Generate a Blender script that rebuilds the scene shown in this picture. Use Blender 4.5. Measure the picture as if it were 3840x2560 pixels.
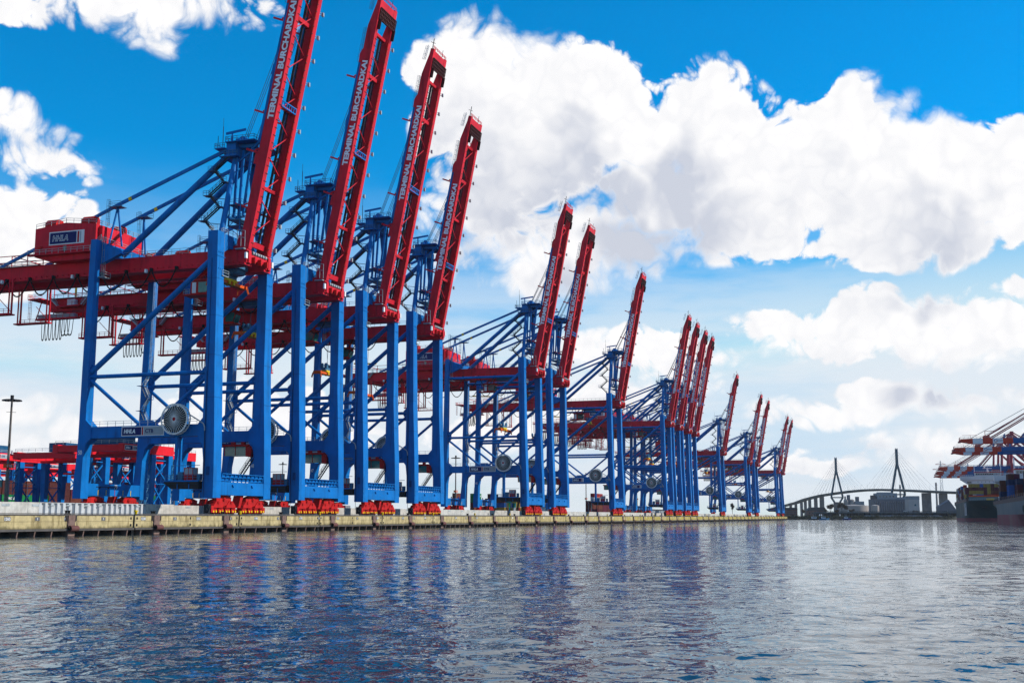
import bpy, bmesh, math, random
import numpy as np
from mathutils import Vector, Matrix
R = math.radians
scene = bpy.context.scene
for o in list(bpy.data.objects):
    bpy.data.objects.remove(o)

# ------------------------------------------------------------------ camera
# world: +X runs along the quay away from the viewer, +Y points inland, z = 0 is the water
HEAD, PITCH = 18.4329, 8.4422
cam = bpy.data.objects.new('camera', bpy.data.cameras.new('camera'))
scene.collection.objects.link(cam)
cam.data.sensor_width = 36
cam.data.lens = 41.53
cam.location = (0, 0, 3.16)
cam.rotation_euler = (R(90 + PITCH), 0, R(HEAD - 90))
cam.data.clip_start = 0.5
cam.data.clip_end = 30000
scene.camera = cam
scene.render.resolution_x, scene.render.resolution_y = 1024, 682

# ------------------------------------------------------------------ light
SUN_AZ, SUN_EL = -66.0, 35.0          # azimuth measured from +X towards +Y
SUN = Vector((math.cos(R(SUN_AZ)) * math.cos(R(SUN_EL)), math.sin(R(SUN_AZ)) * math.cos(R(SUN_EL)), math.sin(R(SUN_EL))))
sl = bpy.data.lights.new('sun', 'SUN')
sl.energy = 5.0
sl.angle = R(0.53)
sl.color = (1.0, 0.95, 0.87)
sun = bpy.data.objects.new('sun', sl)
scene.collection.objects.link(sun)
sun.rotation_euler = SUN.to_track_quat('Z', 'Y').to_euler()
sun.location = (0, -200, 300)
scene.view_settings.view_transform = 'Standard'
scene.view_settings.look = 'None'
scene.view_settings.exposure = 0.0
scene.view_settings.gamma = 1.0
scene.view_settings.use_curve_mapping = False
scene.render.engine = 'CYCLES'
scene.cycles.use_denoising = True
scene.cycles.denoising_prefilter = 'NONE'
scene.cycles.max_bounces = 5
scene.cycles.diffuse_bounces = 2
scene.cycles.glossy_bounces = 3
scene.cycles.transmission_bounces = 3
scene.cycles.volume_bounces = 0
scene.cycles.transparent_max_bounces = 6
scene.cycles.caustics_reflective = False
scene.cycles.caustics_refractive = False
scene.cycles.sample_clamp_indirect = 4.0

# ------------------------------------------------------------------ sky with cumulus
class G:
    """tiny helper to write node expressions"""
    def __init__(s, tree): s.t = tree
    def _in(s, sock, v):
        if isinstance(v, bpy.types.NodeSocket): s.t.links.new(v, sock)
        elif v is not None: sock.default_value = v
    def m(s, op, a, b=None, c=None, clamp=False):
        n = s.t.nodes.new('ShaderNodeMath'); n.operation = op; n.use_clamp = clamp
        for i, v in enumerate((a, b, c)): s._in(n.inputs[i], v)
        return n.outputs[0]
    def v(s, op, a, b=None, c=None, scale=None):
        n = s.t.nodes.new('ShaderNodeVectorMath'); n.operation = op
        s._in(n.inputs[0], a); s._in(n.inputs[1], b)
        if c is not None: s._in(n.inputs[2], c)
        if scale is not None: s._in(n.inputs['Scale'], scale)
        return n.outputs['Value'] if op in ('LENGTH', 'DOT_PRODUCT', 'DISTANCE') else n.outputs['Vector']
    def ss(s, x, a, b, lo=0.0, hi=1.0, kind='SMOOTHSTEP'):
        n = s.t.nodes.new('ShaderNodeMapRange'); n.interpolation_type = kind
        for k, v in zip(('Value', 'From Min', 'From Max', 'To Min', 'To Max'), (x, a, b, lo, hi)): s._in(n.inputs[k], v)
        return n.outputs[0]
    def noise(s, vec, scale, detail=4, rough=0.5, dist=0.0, lac=2.0, dim='3D'):
        n = s.t.nodes.new('ShaderNodeTexNoise'); n.noise_dimensions = dim
        s._in(n.inputs['Vector'], vec)
        for k, v in (('Scale', scale), ('Detail', detail), ('Roughness', rough), ('Distortion', dist), ('Lacunarity', lac)): s._in(n.inputs[k], v)
        return n.outputs['Fac']
    def mix(s, f, a, b, kind='MIX'):
        n = s.t.nodes.new('ShaderNodeMix'); n.data_type = 'RGBA'; n.blend_type = kind
        s._in(n.inputs[0], f); s._in(n.inputs[6], a); s._in(n.inputs[7], b)
        return n.outputs[2]
    def xyz(s, v):
        n = s.t.nodes.new('ShaderNodeSeparateXYZ'); s._in(n.inputs[0], v); return n.outputs
    def cxyz(s, x, y, z):
        n = s.t.nodes.new('ShaderNodeCombineXYZ')
        for i, v in enumerate((x, y, z)): s._in(n.inputs[i], v)
        return n.outputs[0]

# cumulus of the day: (azimuth from the quay line, elevation, half width, half height, strength), degrees
CLOUDS = [
    (20.33, 21.18, 3.16, 3.15, 1.6), (17.25, 18.55, 5.77, 4.62, 2.2), (19.21, 15.04, 3.27, 3.15, 1.5), (14.25, 13.13, 4.53, 2.31, 1.5),
    (13.52, 19.51, 2.01, 3.15, 1.3), (8.8, 17.91, 3.53, 3.57, 1.9), (6.33, 15.74, 5.02, 3.78, 2.1), (1.79, 16.44, 4.16, 3.78, 1.9),
    (-0.51, 14.86, 5.22, 3.57, 2.0), (-3.52, 13.8, 3.9, 2.31, 1.5), (-4.99, 16.55, 2.41, 1.26, 0.8), (10.57, 15.11, 4.79, 2.73, 1.6),
    (0.18, 12.72, 5.6, 1.26, 1.1), (16.19, 11.89, 4.3, 1.26, 0.9), (12.02, 17.84, 2.87, 2.31, 1.7), (11.84, 15.78, 3.28, 2.1, 1.6),
    (3.6, 16.98, 2.64, 2.31, 1.6), (22.64, 21.14, 1.13, 0.84, 0.8), (21.58, 13.14, 1.73, 1.47, 0.7), (8.5, 12.97, 2.59, 1.05, 0.7),
    (40.76, 16.29, 2.74, 1.26, 1.0), (41.94, 17.21, 1.98, 1.26, 0.9), (38.82, 15.71, 1.64, 0.84, 0.6), (37.66, 23.34, 7.78, 1.58, 0.9),
    (32.72, 22.93, 2.97, 0.84, 0.45), (35.99, 22.21, 1.36, 0.84, 0.4), (42.29, 22.68, 2.96, 0.84, 0.6), (41.16, 13.53, 2.59, 1.58, 1.2),
    (41.99, 12.1, 1.93, 2.31, 1.0), (0.55, 8.93, 3.19, 1.68, 1.3), (-3.01, 7.94, 4.25, 1.58, 1.4), (5.11, 9.02, 3.19, 0.84, 0.8),
    (-2.52, 9.16, 2.77, 1.05, 0.9), (3.34, 8.03, 3.61, 0.84, 0.8), (12.82, 8.07, 2.97, 1.16, 0.8), (9.9, 6.97, 2.75, 1.26, 0.7),
    (0.32, 5.5, 2.96, 0.84, 1.0), (3.47, 4.77, 3.16, 0.63, 0.7), (-2.3, 5.02, 3.17, 0.74, 0.6), (-5.17, 10.35, 1.28, 0.46, 0.4),
    (40.83, 4.57, 1.9, 0.84, 0.8), (35.72, 3.31, 4.21, 1.05, 0.9), (31.26, 5.23, 3.8, 1.05, 0.7), (40.04, 3.42, 3.37, 0.95, 0.8),
    (28.37, 3.83, 4.21, 1.05, 0.7), (18.98, 3.89, 3.79, 1.16, 0.8), (14.75, 5.35, 2.53, 1.26, 0.8), (3.55, 2.55, 3.58, 0.63, 0.6),
    (-1.28, 3.27, 4.21, 0.74, 0.7),
]

world = bpy.data.worlds.new('World')
scene.world = world
world.use_nodes = True
wt = world.node_tree
wt.nodes.clear()

def cloud_field_group(name, fine):
    ng = bpy.data.node_groups.new(name, 'ShaderNodeTree')
    ng.interface.new_socket('P', in_out='INPUT', socket_type='NodeSocketVector')
    ng.interface.new_socket('Field', in_out='OUTPUT', socket_type='NodeSocketFloat')
    gi = ng.nodes.new('NodeGroupInput'); go = ng.nodes.new('NodeGroupOutput')
    g = G(ng)
    p0 = gi.outputs[0]
    # domain warp so that outlines curl
    nw = ng.nodes.new('ShaderNodeTexNoise'); nw.noise_dimensions = '2D'; nw.inputs['Scale'].default_value = 0.22; nw.inputs['Detail'].default_value = 2
    ng.links.new(p0, nw.inputs['Vector'])
    w = g.v('SUBTRACT', nw.outputs['Color'], (0.5, 0.5, 0.5))
    p = g.v('MULTIPLY_ADD', w, (1.7, 1.3, 0.0), p0)
    F = None
    for (a, e, ra, re, st) in CLOUDS:
        q = g.v('MULTIPLY_ADD', p, (1 / ra, 1 / re, 0), (-a / ra, -e / re, 0))
        b = g.m('MULTIPLY_ADD', g.v('LENGTH', q), -st, st)
        F = b if F is None else g.m('SMOOTH_MAX', F, b, 0.3)
    # the same kind of cloud goes on all round the sky
    c = g.xyz(p0)
    gen = g.noise(g.v('MULTIPLY', p0, (1, 1.6, 0)), 0.045, 2, 0.5, dim='2D')
    gen = g.m('MULTIPLY_ADD', gen, 5.0, -3.1)
    azc = g.m('ABSOLUTE', g.m('SUBTRACT', c[0], 18.4))
    away = g.m('MAXIMUM', g.ss(azc, 30, 44), g.ss(c[1], 30, 40))
    gen = g.m('MULTIPLY_ADD', g.m('SUBTRACT', 1.0, away), -6.0, gen)
    F = g.m('MAXIMUM', F, gen)
    # billows: rounded puffs (folded noise) over broad and fine turbulence
    n1 = g.noise(p, 0.16, 6 if fine else 2, 0.5, dim='2D')
    near = g.ss(F, -0.42, 0.10, 0.2, 1.0)          # no torn scraps far from a cloud
    F = g.m('MULTIPLY_ADD', g.m('MULTIPLY', g.m('SUBTRACT', n1, 0.5), near), 1.05, F)
    for sc, am in ((0.30, 0.62), (0.66, 0.36), (1.4, 0.22), (3.0, 0.13))[:4 if fine else 2]:
        bn = g.noise(g.v('MULTIPLY_ADD', w, (0.8, 0.8, 0), p), sc, 0 if sc < 2 else 2, 0.5, dim='2D')
        # |2n-1| folded: round tops, sharp clefts
        fo = g.m('ABSOLUTE', g.m('MULTIPLY_ADD', bn, 2.0, -1.0))
        F = g.m('MULTIPLY_ADD', g.m('MULTIPLY', g.m('SUBTRACT', fo, 0.18), near), am * 1.55, F)
    ng.links.new(F, go.inputs[0])
    return ng

def build_world():
    g = G(wt)
    tc = wt.nodes.new('ShaderNodeTexCoord')
    d = g.v('NORMALIZE', tc.outputs['Generated'])
    ng = cloud_field_group('cumulus_field', True)
    ngs = cloud_field_group('cumulus_bulk', False)
    def field(vec, grp):
        n = wt.nodes.new('ShaderNodeGroup'); n.node_tree = grp; wt.links.new(vec, n.inputs[0]); return n.outputs[0]
    c = g.xyz(d); z = c[2]
    p = g.cxyz(g.m('MULTIPLY', g.m('ARCTAN2', c[1], c[0]), 180 / math.pi), g.m('MULTIPLY', g.m('ARCSINE', z), 180 / math.pi), 0.0)
    f0 = field(p, ng)
    f1 = field(g.v('ADD', p, (-1.3, 2.4, 0)), ngs)
    soft = g.noise(p, 0.13, 1, 0.5, dim='2D')
    edge = g.ss(soft, 0.35, 0.70, 0.26, 0.9)
    cover = g.ss(g.m('DIVIDE', f0, edge), 0.0, 1.0)
    # self shading: much cloud between here and the sun means grey, the sunny rim stays white
    shade = g.m('MULTIPLY', g.ss(f1, 0.2, 1.5), g.ss(f0, 0.1, 0.9))
    dim = g.ss(g.m('SUBTRACT', f1, f0), 0.0, 0.9, 0.0, 0.5)
    shade = g.m('MAXIMUM', shade, g.m('MULTIPLY', dim, g.ss(f1, 0.0, 0.4)))
    brk = g.noise(p, 0.12, 3, 0.5, dim='2D')
    shade = g.m('MULTIPLY', shade, g.ss(brk, 0.36, 0.62, 0.25, 1.0), clamp=True)
    # soft creases between the billows
    for sc, am in ((0.42, 0.13), (0.95, 0.09)):
        cr = g.m('ABSOLUTE', g.m('MULTIPLY_ADD', g.noise(p, sc, 1, 0.5, dim='2D'), 2.0, -1.0))
        shade = g.m('ADD', shade, g.ss(cr, 0.0, 0.3, am, 0.0), clamp=True)
    ST = 0.1
    lit = (1.04 / ST, 1.03 / ST, 1.03 / ST, 1)
    dark = (0.62 / ST, 0.655 / ST, 0.75 / ST, 1)
    cl = g.mix(shade, lit, dark)
    sky = wt.nodes.new('ShaderNodeTexSky')
    sky.sky_type = 'NISHITA'; sky.sun_disc = False
    sky.sun_elevation = R(SUN_EL); sky.sun_rotation = R(90 - SUN_AZ)
    sky.altitude = 0; sky.air_density = 1.0; sky.dust_density = 0.35; sky.ozone_density = 2.5
    hs = wt.nodes.new('ShaderNodeHueSaturation')
    hs.inputs['Hue'].default_value = 0.497; hs.inputs['Saturation'].default_value = 1.6; hs.inputs['Value'].default_value = 1.75
    wt.links.new(sky.outputs[0], hs.inputs['Color'])
    wt.links.new(g.ss(z, 0.02, 0.42, 0.75, 2.7), hs.inputs['Saturation'])
    skyc = g.v('MINIMUM', hs.outputs[0], (0.62 / ST, 0.78 / ST, 0.92 / ST))
    # thin veil of stratus low over the horizon
    veil = g.noise(g.v('MULTIPLY', p, (1, 5.0, 0)), 0.08, 5, 0.55, dim='2D')
    low = g.m('MULTIPLY', g.ss(z, 0.30, 0.06), g.ss(z, -0.02, 0.0))
    vf = g.m('MULTIPLY', g.ss(veil, 0.24, 0.54), g.m('MULTIPLY', low, 0.95))
    base = g.mix(vf, skyc, (0.80 / ST, 0.86 / ST, 0.92 / ST, 1))
    col = g.mix(cover, base, cl)
    bg = wt.nodes.new('ShaderNodeBackground'); bg.inputs['Strength'].default_value = ST
    wt.links.new(col, bg.inputs['Color'])
    out = wt.nodes.new('ShaderNodeOutputWorld')
    wt.links.new(bg.outputs[0], out.inputs['Surface'])
build_world()
world.cycles.sampling_method = 'MANUAL'
world.cycles.sample_map_resolution = 1024

# ------------------------------------------------------------------ helpers
COL = scene.collection
RNG = random.Random(7)

class MB:
    """collects shapes, build() links them as one mesh object"""
    def __init__(s): s.v = []; s.f = []; s.smooth = []
    def add(s, vs, fs, smooth=False):
        o = len(s.v); s.v += [tuple(v) for v in vs]
        for f in fs: s.f.append(tuple(i + o for i in f)); s.smooth.append(smooth)
        return s
    def box(s, x0, x1, y0, y1, z0, z1):
        return s.add([(x0, y0, z0), (x1, y0, z0), (x1, y1, z0), (x0, y1, z0), (x0, y0, z1), (x1, y0, z1), (x1, y1, z1), (x0, y1, z1)],
                     [(0, 3, 2, 1), (4, 5, 6, 7), (0, 1, 5, 4), (1, 2, 6, 5), (2, 3, 7, 6), (3, 0, 4, 7)])
    def loft(s, a, b):
        """hexahedron between two quads (each counter-clockwise seen from b's side)"""
        n = len(a)
        return s.add(list(a) + list(b), [tuple(range(n))[::-1], tuple(range(n, 2 * n))] + [(i, (i + 1) % n, n + (i + 1) % n, n + i) for i in range(n)])
    def chain(s, rings):
        n = len(rings[0]); vs = [p for r in rings for p in r]; fs = [tuple(range(n))[::-1], tuple(range((len(rings) - 1) * n, len(rings) * n))]
        for k in range(len(rings) - 1):
            for i in range(n): fs.append((k * n + i, k * n + (i + 1) % n, (k + 1) * n + (i + 1) % n, (k + 1) * n + i))
        return s.add(vs, fs)
    def bar(s, p, q, w, h=None, up=(0, 0, 1)):
        h = w if h is None else h
        p = Vector(p); q = Vector(q); d = (q - p)
        if d.length < 1e-6: return s
        d.normalize(); u = Vector(up)
        if abs(d.dot(u)) > 0.98: u = Vector((1, 0, 0))
        r = d.cross(u).normalized(); u = r.cross(d)
        a = [p + r * (i * w / 2) + u * (j * h / 2) for i, j in ((-1, -1), (1, -1), (1, 1), (-1, 1))]
        b = [x + (q - p) for x in a]
        return s.loft(a, b)
    def tube(s, p, q, r, n=10, r2=None, cap=True):
        p = Vector(p); q = Vector(q); d = (q - p).normalized()
        u = Vector((0, 0, 1)) if abs(d.z) < 0.95 else Vector((1, 0, 0))
        a = d.cross(u).normalized(); b = d.cross(a)
        r2 = r if r2 is None else r2
        vs = [p + (a * math.cos(t) + b * math.sin(t)) * r for t in [2 * math.pi * i / n for i in range(n)]]
        vs += [q + (a * math.cos(t) + b * math.sin(t)) * r2 for t in [2 * math.pi * i / n for i in range(n)]]
        s.add(vs, [(i, n + i, n + (i + 1) % n, (i + 1) % n) for i in range(n)], True)
        if cap:
            s.add(vs[:n], [tuple(range(n))]); s.add(vs[n:], [tuple(range(n))[::-1]])
        return s
    def path(s, pts, r, n=4):
        for i in range(len(pts) - 1): s.tube(pts[i], pts[i + 1], r, n, cap=False)
        return s
    def prism(s, poly, axis, a, b):
        """extrude a 2D polygon along an axis; poly coords are the two other axes in order"""
        def P(u, v, w):
            return (w, u, v) if axis == 0 else ((u, w, v) if axis == 1 else (u, v, w))
        n = len(poly)
        s.add([P(u, v, a) for u, v in poly] + [P(u, v, b) for u, v in poly],
              [tuple(range(n))[::-1], tuple(range(n, 2 * n))] + [(i, (i + 1) % n, n + (i + 1) % n, n + i) for i in range(n)])
        return s
    def rail(s, pts, h=1.1, r=0.035, step=2.0):
        """hand rail: posts, top and knee rail"""
        for i in range(len(pts) - 1):
            p = Vector(pts[i]); q = Vector(pts[i + 1]); L = (q - p).length; n = max(1, int(L / step))
            for zz in (h, h * 0.55): s.bar(p + Vector((0, 0, zz)), q + Vector((0, 0, zz)), r * 2)
            for k in range(n + 1):
                c = p.lerp(q, k / n); s.bar(c, c + Vector((0, 0, h)), r * 2)
        return s
    def ladder(s, p, q, side, w=0.5, r=0.035, step=0.5, cage=True, out=None):
        p = Vector(p); q = Vector(q); sd = Vector(side).normalized() * (w / 2)
        s.bar(p + sd, q + sd, r * 2); s.bar(p - sd, q - sd, r * 2)
        n = int((q - p).length / step)
        for k in range(n + 1):
            c = p.lerp(q, k / max(1, n)); s.bar(c - sd, c + sd, r * 1.4)
        if cage and out is not None:
            o = Vector(out).normalized() * 0.75
            for k in range(0, n + 1, 3):
                c = p.lerp(q, k / max(1, n)); s.path([c - sd, c - sd + o * 0.8, c + o, c + sd + o * 0.8, c + sd], r * 0.8, 3)
            for f in (-1, 0, 1):
                s.bar(p + sd * f + o * (1 if f == 0 else 0.8), q + sd * f + o * (1 if f == 0 else 0.8), r)
        return s
    def mesh(s, name, mat):
        me = bpy.data.meshes.new(name)
        me.from_pydata(s.v, [], s.f)
        me.polygons.foreach_set('use_smooth', s.smooth)
        bm = bmesh.new(); bm.from_mesh(me); bmesh.ops.recalc_face_normals(bm, faces=bm.faces); bm.to_mesh(me); bm.free()
        if mat is not None: me.materials.append(mat)
        return me
    def build(s, name, mat, parent=None, loc=None):
        return obj(name, s.mesh(name, mat), parent, loc)

def obj(name, me, parent=None, loc=None, rot=None):
    o = bpy.data.objects.new(name, me); COL.objects.link(o)
    if parent is not None: o.parent = parent
    if loc is not None: o.location = loc
    if rot is not None: o.rotation_euler = rot
    return o
def empty(name, loc=(0, 0, 0), rz=0.0):
    o = bpy.data.objects.new(name, None); COL.objects.link(o); o.location = loc; o.rotation_euler = (0, 0, rz)
    o.empty_display_size = 1.0
    return o
def tag(o, label=None, cat=None, group=None, kind=None):
    for k, v in (('label', label), ('category', cat), ('group', group), ('kind', kind)):
        if v: o[k] = v
    return o
def copy_tree(o, parent=None):
    c = o.copy(); COL.objects.link(c); c.parent = parent
    for ch in CHILD.get(o.name, ()): copy_tree(ch, c)
    return c
CHILD = {}

def text_mesh(name, txt, size, mat, depth=0.02, bold=0.0, shear=0.0, align='LEFT', spacing=1.0):
    cu = bpy.data.curves.new(name, 'FONT'); cu.body = txt; cu.size = size; cu.extrude = depth; cu.offset = bold; cu.shear = shear
    cu.align_x = align; cu.space_character = spacing; cu.resolution_u = 3
    o = bpy.data.objects.new(name, cu)
    me = bpy.data.meshes.new_from_object(o)
    bpy.data.objects.remove(o); bpy.data.curves.remove(cu)
    me.materials.clear(); me.materials.append(mat); me.name = name
    return me
def xform(me, mat4):
    me.transform(mat4); me.update(); return me
# text lying on a face whose normal is -X (read left to right as y falls) or -Y (x rises)
def on_minus_x(x, y, z, rot=0.0):
    M = Matrix(((0, 0, -1, x), (-1, 0, 0, y), (0, 1, 0, z), (0, 0, 0, 1)))
    return M @ Matrix.Rotation(rot, 4, 'Z')
def on_minus_y(x, y, z, rot=0.0):
    M = Matrix(((1, 0, 0, x), (0, 0, -1, y), (0, 1, 0, z), (0, 0, 0, 1)))
    return M @ Matrix.Rotation(rot, 4, 'Z')

# ------------------------------------------------------------------ materials
def mat_base(name):
    m = bpy.data.materials.new(name); m.use_nodes = True
    t = m.node_tree; b = t.nodes['Principled BSDF']
    return m, t, b, G(t)
def coords(t, kind='Object'):
    return t.nodes.new('ShaderNodeTexCoord').outputs[kind]
def paint(name, col, rough=0.45, var=0.25, scale=0.35, dirt=(0.05, 0.045, 0.04), dirt_amt=0.35, spec=0.12, bump=0.02, streak=True, metal=0.0):
    m, t, b, g = mat_base(name)
    c = coords(t)
    n = g.noise(c, scale, 6, 0.6)
    dark = tuple(x * (1 - var) for x in col) + (1,); lite = tuple(min(1, x * (1 + var * 0.6)) for x in col) + (1,)
    base = g.mix(g.ss(n, 0.3, 0.7), dark, lite)
    if dirt_amt > 0:
        sv = g.v('MULTIPLY', c, (1, 1, 0.07)) if streak else c
        d = g.noise(sv, scale * 5, 5, 0.62)
        d2 = g.noise(c, scale * 1.7, 3, 0.5)
        f = g.m('MULTIPLY', g.m('MULTIPLY', g.ss(d, 0.47, 0.74), g.ss(d2, 0.32, 0.62)), dirt_amt)
        base = g.mix(f, base, tuple(dirt) + (1,))
    t.links.new(base, b.inputs['Base Color'])
    t.links.new(g.ss(n, 0.25, 0.75, rough * 0.8, min(1, rough * 1.3)), b.inputs['Roughness'])
    b.inputs['Specular IOR Level'].default_value = spec
    b.inputs['Metallic'].default_value = metal
    if bump:
        bn = t.nodes.new('ShaderNodeBump'); bn.inputs['Strength'].default_value = 0.25; bn.inputs['Distance'].default_value = bump
        t.links.new(g.noise(c, scale * 2.2, 3, 0.5), bn.inputs['Height']); t.links.new(bn.outputs[0], b.inputs['Normal'])
    return m
M = {}
M['blue'] = paint('crane_blue_paint', (0.0, 0.150, 0.47), 0.5, 0.20, 0.16, (0.004, 0.045, 0.13), 0.6)
M['red'] = paint('crane_red_paint', (0.66, 0.014, 0.032), 0.5, 0.20, 0.16, (0.14, 0.006, 0.012), 0.6)
M['bogie'] = paint('bogie_red_paint', (0.50, 0.012, 0.012), 0.55, 0.22, 0.5, (0.05, 0.012, 0.012), 0.75)
M['grating'] = paint('grating_brown', (0.060, 0.012, 0.012), 0.6, 0.25, 0.8, (0.02, 0.01, 0.01), 0.4)
M['seam'] = paint('seam_blue', (0.0, 0.055, 0.19), 0.6, 0.2, 0.4, (0.01, 0.02, 0.05), 0.4)
M['white'] = paint('white_paint', (0.78, 0.78, 0.78), 0.5, 0.06, 0.6, (0.3, 0.3, 0.3), 0.25)
M['letter'] = paint('letter_white', (0.86, 0.87, 0.90), 0.55, 0.06, 0.4, (0.4, 0.38, 0.4), 0.25, bump=0)
M['navy'] = paint('sign_navy', (0.006, 0.012, 0.11), 0.4, 0.08, 0.5, dirt_amt=0.1, bump=0)
M['signgrey'] = paint('sign_grey', (0.32, 0.36, 0.40), 0.4, 0.08, 0.5, dirt_amt=0.1, bump=0)
M['signred'] = paint('sign_red', (0.45, 0.01, 0.02), 0.4, 0.08, 0.5, dirt_amt=0.1, bump=0)
M['galv'] = paint('galvanised_steel', (0.34, 0.38, 0.40), 0.5, 0.2, 0.9, (0.12, 0.11, 0.10), 0.3, spec=0.5)
M['bluerail'] = paint('blue_rail_paint', (0.05, 0.17, 0.30), 0.5, 0.15, 0.5, (0.1, 0.1, 0.1), 0.3)
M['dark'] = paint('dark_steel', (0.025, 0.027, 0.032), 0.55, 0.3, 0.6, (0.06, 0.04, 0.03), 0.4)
M['yellow'] = paint('yellow_paint', (0.75, 0.50, 0.01), 0.5, 0.12, 0.8, (0.15, 0.08, 0.02), 0.4)
M['orange'] = paint('orange_paint', (0.70, 0.10, 0.015), 0.5, 0.12, 0.8, (0.2, 0.05, 0.02), 0.4)
M['cable'] = paint('black_rubber', (0.014, 0.018, 0.020), 0.6, 0.2, 1.0, dirt_amt=0.0, bump=0)
M['rope'] = paint('steel_rope', (0.06, 0.10, 0.15), 0.5, 0.2, 1.0, dirt_amt=0.0, bump=0)
M['reel'] = paint('reel_spokes', (0.80, 0.77, 0.74), 0.5, 0.15, 0.8, (0.2, 0.15, 0.12), 0.4)
def glass(name, col, rough=0.08):
    m, t, b, g = mat_base(name)
    n = g.noise(coords(t), 0.9, 2, 0.5)
    t.links.new(g.mix(g.ss(n, 0.3, 0.7), tuple(x * 0.6 for x in col) + (1,), tuple(col) + (1,)), b.inputs['Base Color'])
    b.inputs['Roughness'].default_value = rough; b.inputs['Specular IOR Level'].default_value = 0.8
    return m
M['gglass'] = glass('green_tinted_glass', (0.02, 0.16, 0.12))
M['wglass'] = glass('dark_window_glass', (0.02, 0.03, 0.045))

# ------------------------------------------------------------------ ship-to-shore cranes
QZ = 3.6                     # quay level
QY = 134.3                   # quay face
RAILY = 138.3                # seaside crane rail

def fit_text(name, txt, length, height, mat, depth=0.02, bold=0.0, shear=0.0):
    me = text_mesh(name, txt, 1.0, mat, depth, bold, shear)
    co = np.array([v.co for v in me.vertices]); lo = co.min(0); hi = co.max(0)
    return xform(me, Matrix.Diagonal((length / (hi[0] - lo[0]), height / (hi[1] - lo[1]), 1, 1)) @ Matrix.Translation((-lo[0], -lo[1], 0)))
TXT = {}
def txt_cached(key, *a, **k):
    if key not in TXT: TXT[key] = fit_text(key, *a, **k)
    return TXT[key].copy()

def logo_parts(parent, plane, u0, v0, h, ctb):
    """white framed navy board with outlined slanted letters; plane(u, v, lift) -> matrix; u runs to the right"""
    L = h * (5.2 if ctb else 3.1)
    def rect(name, a, b, c, d, lift, mat):
        m = MB(); m.add([(a, b, lift), (c, b, lift), (c, d, lift), (a, d, lift), (a, b, lift - 0.06), (c, b, lift - 0.06), (c, d, lift - 0.06), (a, d, lift - 0.06)],
                        [(0, 1, 2, 3), (0, 4, 5, 1), (1, 5, 6, 2), (2, 6, 7, 3), (3, 7, 4, 0)])
        me = m.mesh(name, mat); xform(me, plane(u0, v0)); return obj(name, me, parent)
    rect('sign_board', 0, 0, L, h, 0.08, M['white'])
    e = h * 0.08
    nw = h * 2.35
    rect('sign_panel', e, e, e + nw, h - e, 0.11, M['navy'])
    rect('sign_stripe', e + nw + e, e, e + nw + 3 * e, h - e, 0.11, M['signred'])
    if ctb:
        rect('sign_panel', e + nw + 4 * e, e, L - e, h - e, 0.11, M['signgrey'])
        me = txt_cached('ctb_letters', 'CTB', 1.0, 0.40, M['navy'], 0.01, 0.03)
        obj('sign_letters', xform(me, plane(u0 + e + nw + 6 * e, v0 + 0.3 * h) @ Matrix.Translation((0, 0, 0.13)) @ Matrix.Diagonal((h, h, 1, 1))), parent)
    else:
        rect('sign_stripe', e + nw + 4 * e, e, e + nw + 5 * e, h - e, 0.11, M['signgrey'])
    # white outline letters: a bold white word with the same word, thinner, in navy on top
    if 'hhla' not in TXT:
        w_ = text_mesh('hhla_outline', 'HHLA', 1.0, M['white'], 0.01, 0.05, 0.18, spacing=1.06); n_ = text_mesh('hhla_fill', 'HHLA', 1.0, M['navy'], 0.01, -0.004, 0.18, spacing=1.06)
        co = np.array([v.co for v in w_.vertices]); lo = co.min(0); hi = co.max(0)
        K = Matrix.Diagonal((1.42 / (hi[0] - lo[0]), 0.46 / (hi[1] - lo[1]), 1, 1)) @ Matrix.Translation((-lo[0], -lo[1], 0))
        TXT['hhla'] = (xform(w_, K), xform(n_, K))
    for k, lift in ((0, 0.13), (1, 0.155)):
        if k == 1 and h < 2.5: continue
        obj('sign_letters', xform(TXT['hhla'][k].copy(), plane(u0 + 0.3 * h, v0 + 0.27 * h) @ Matrix.Translation((0, 0, lift)) @ Matrix.Diagonal((h, h, 1, 1))), parent)

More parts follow.
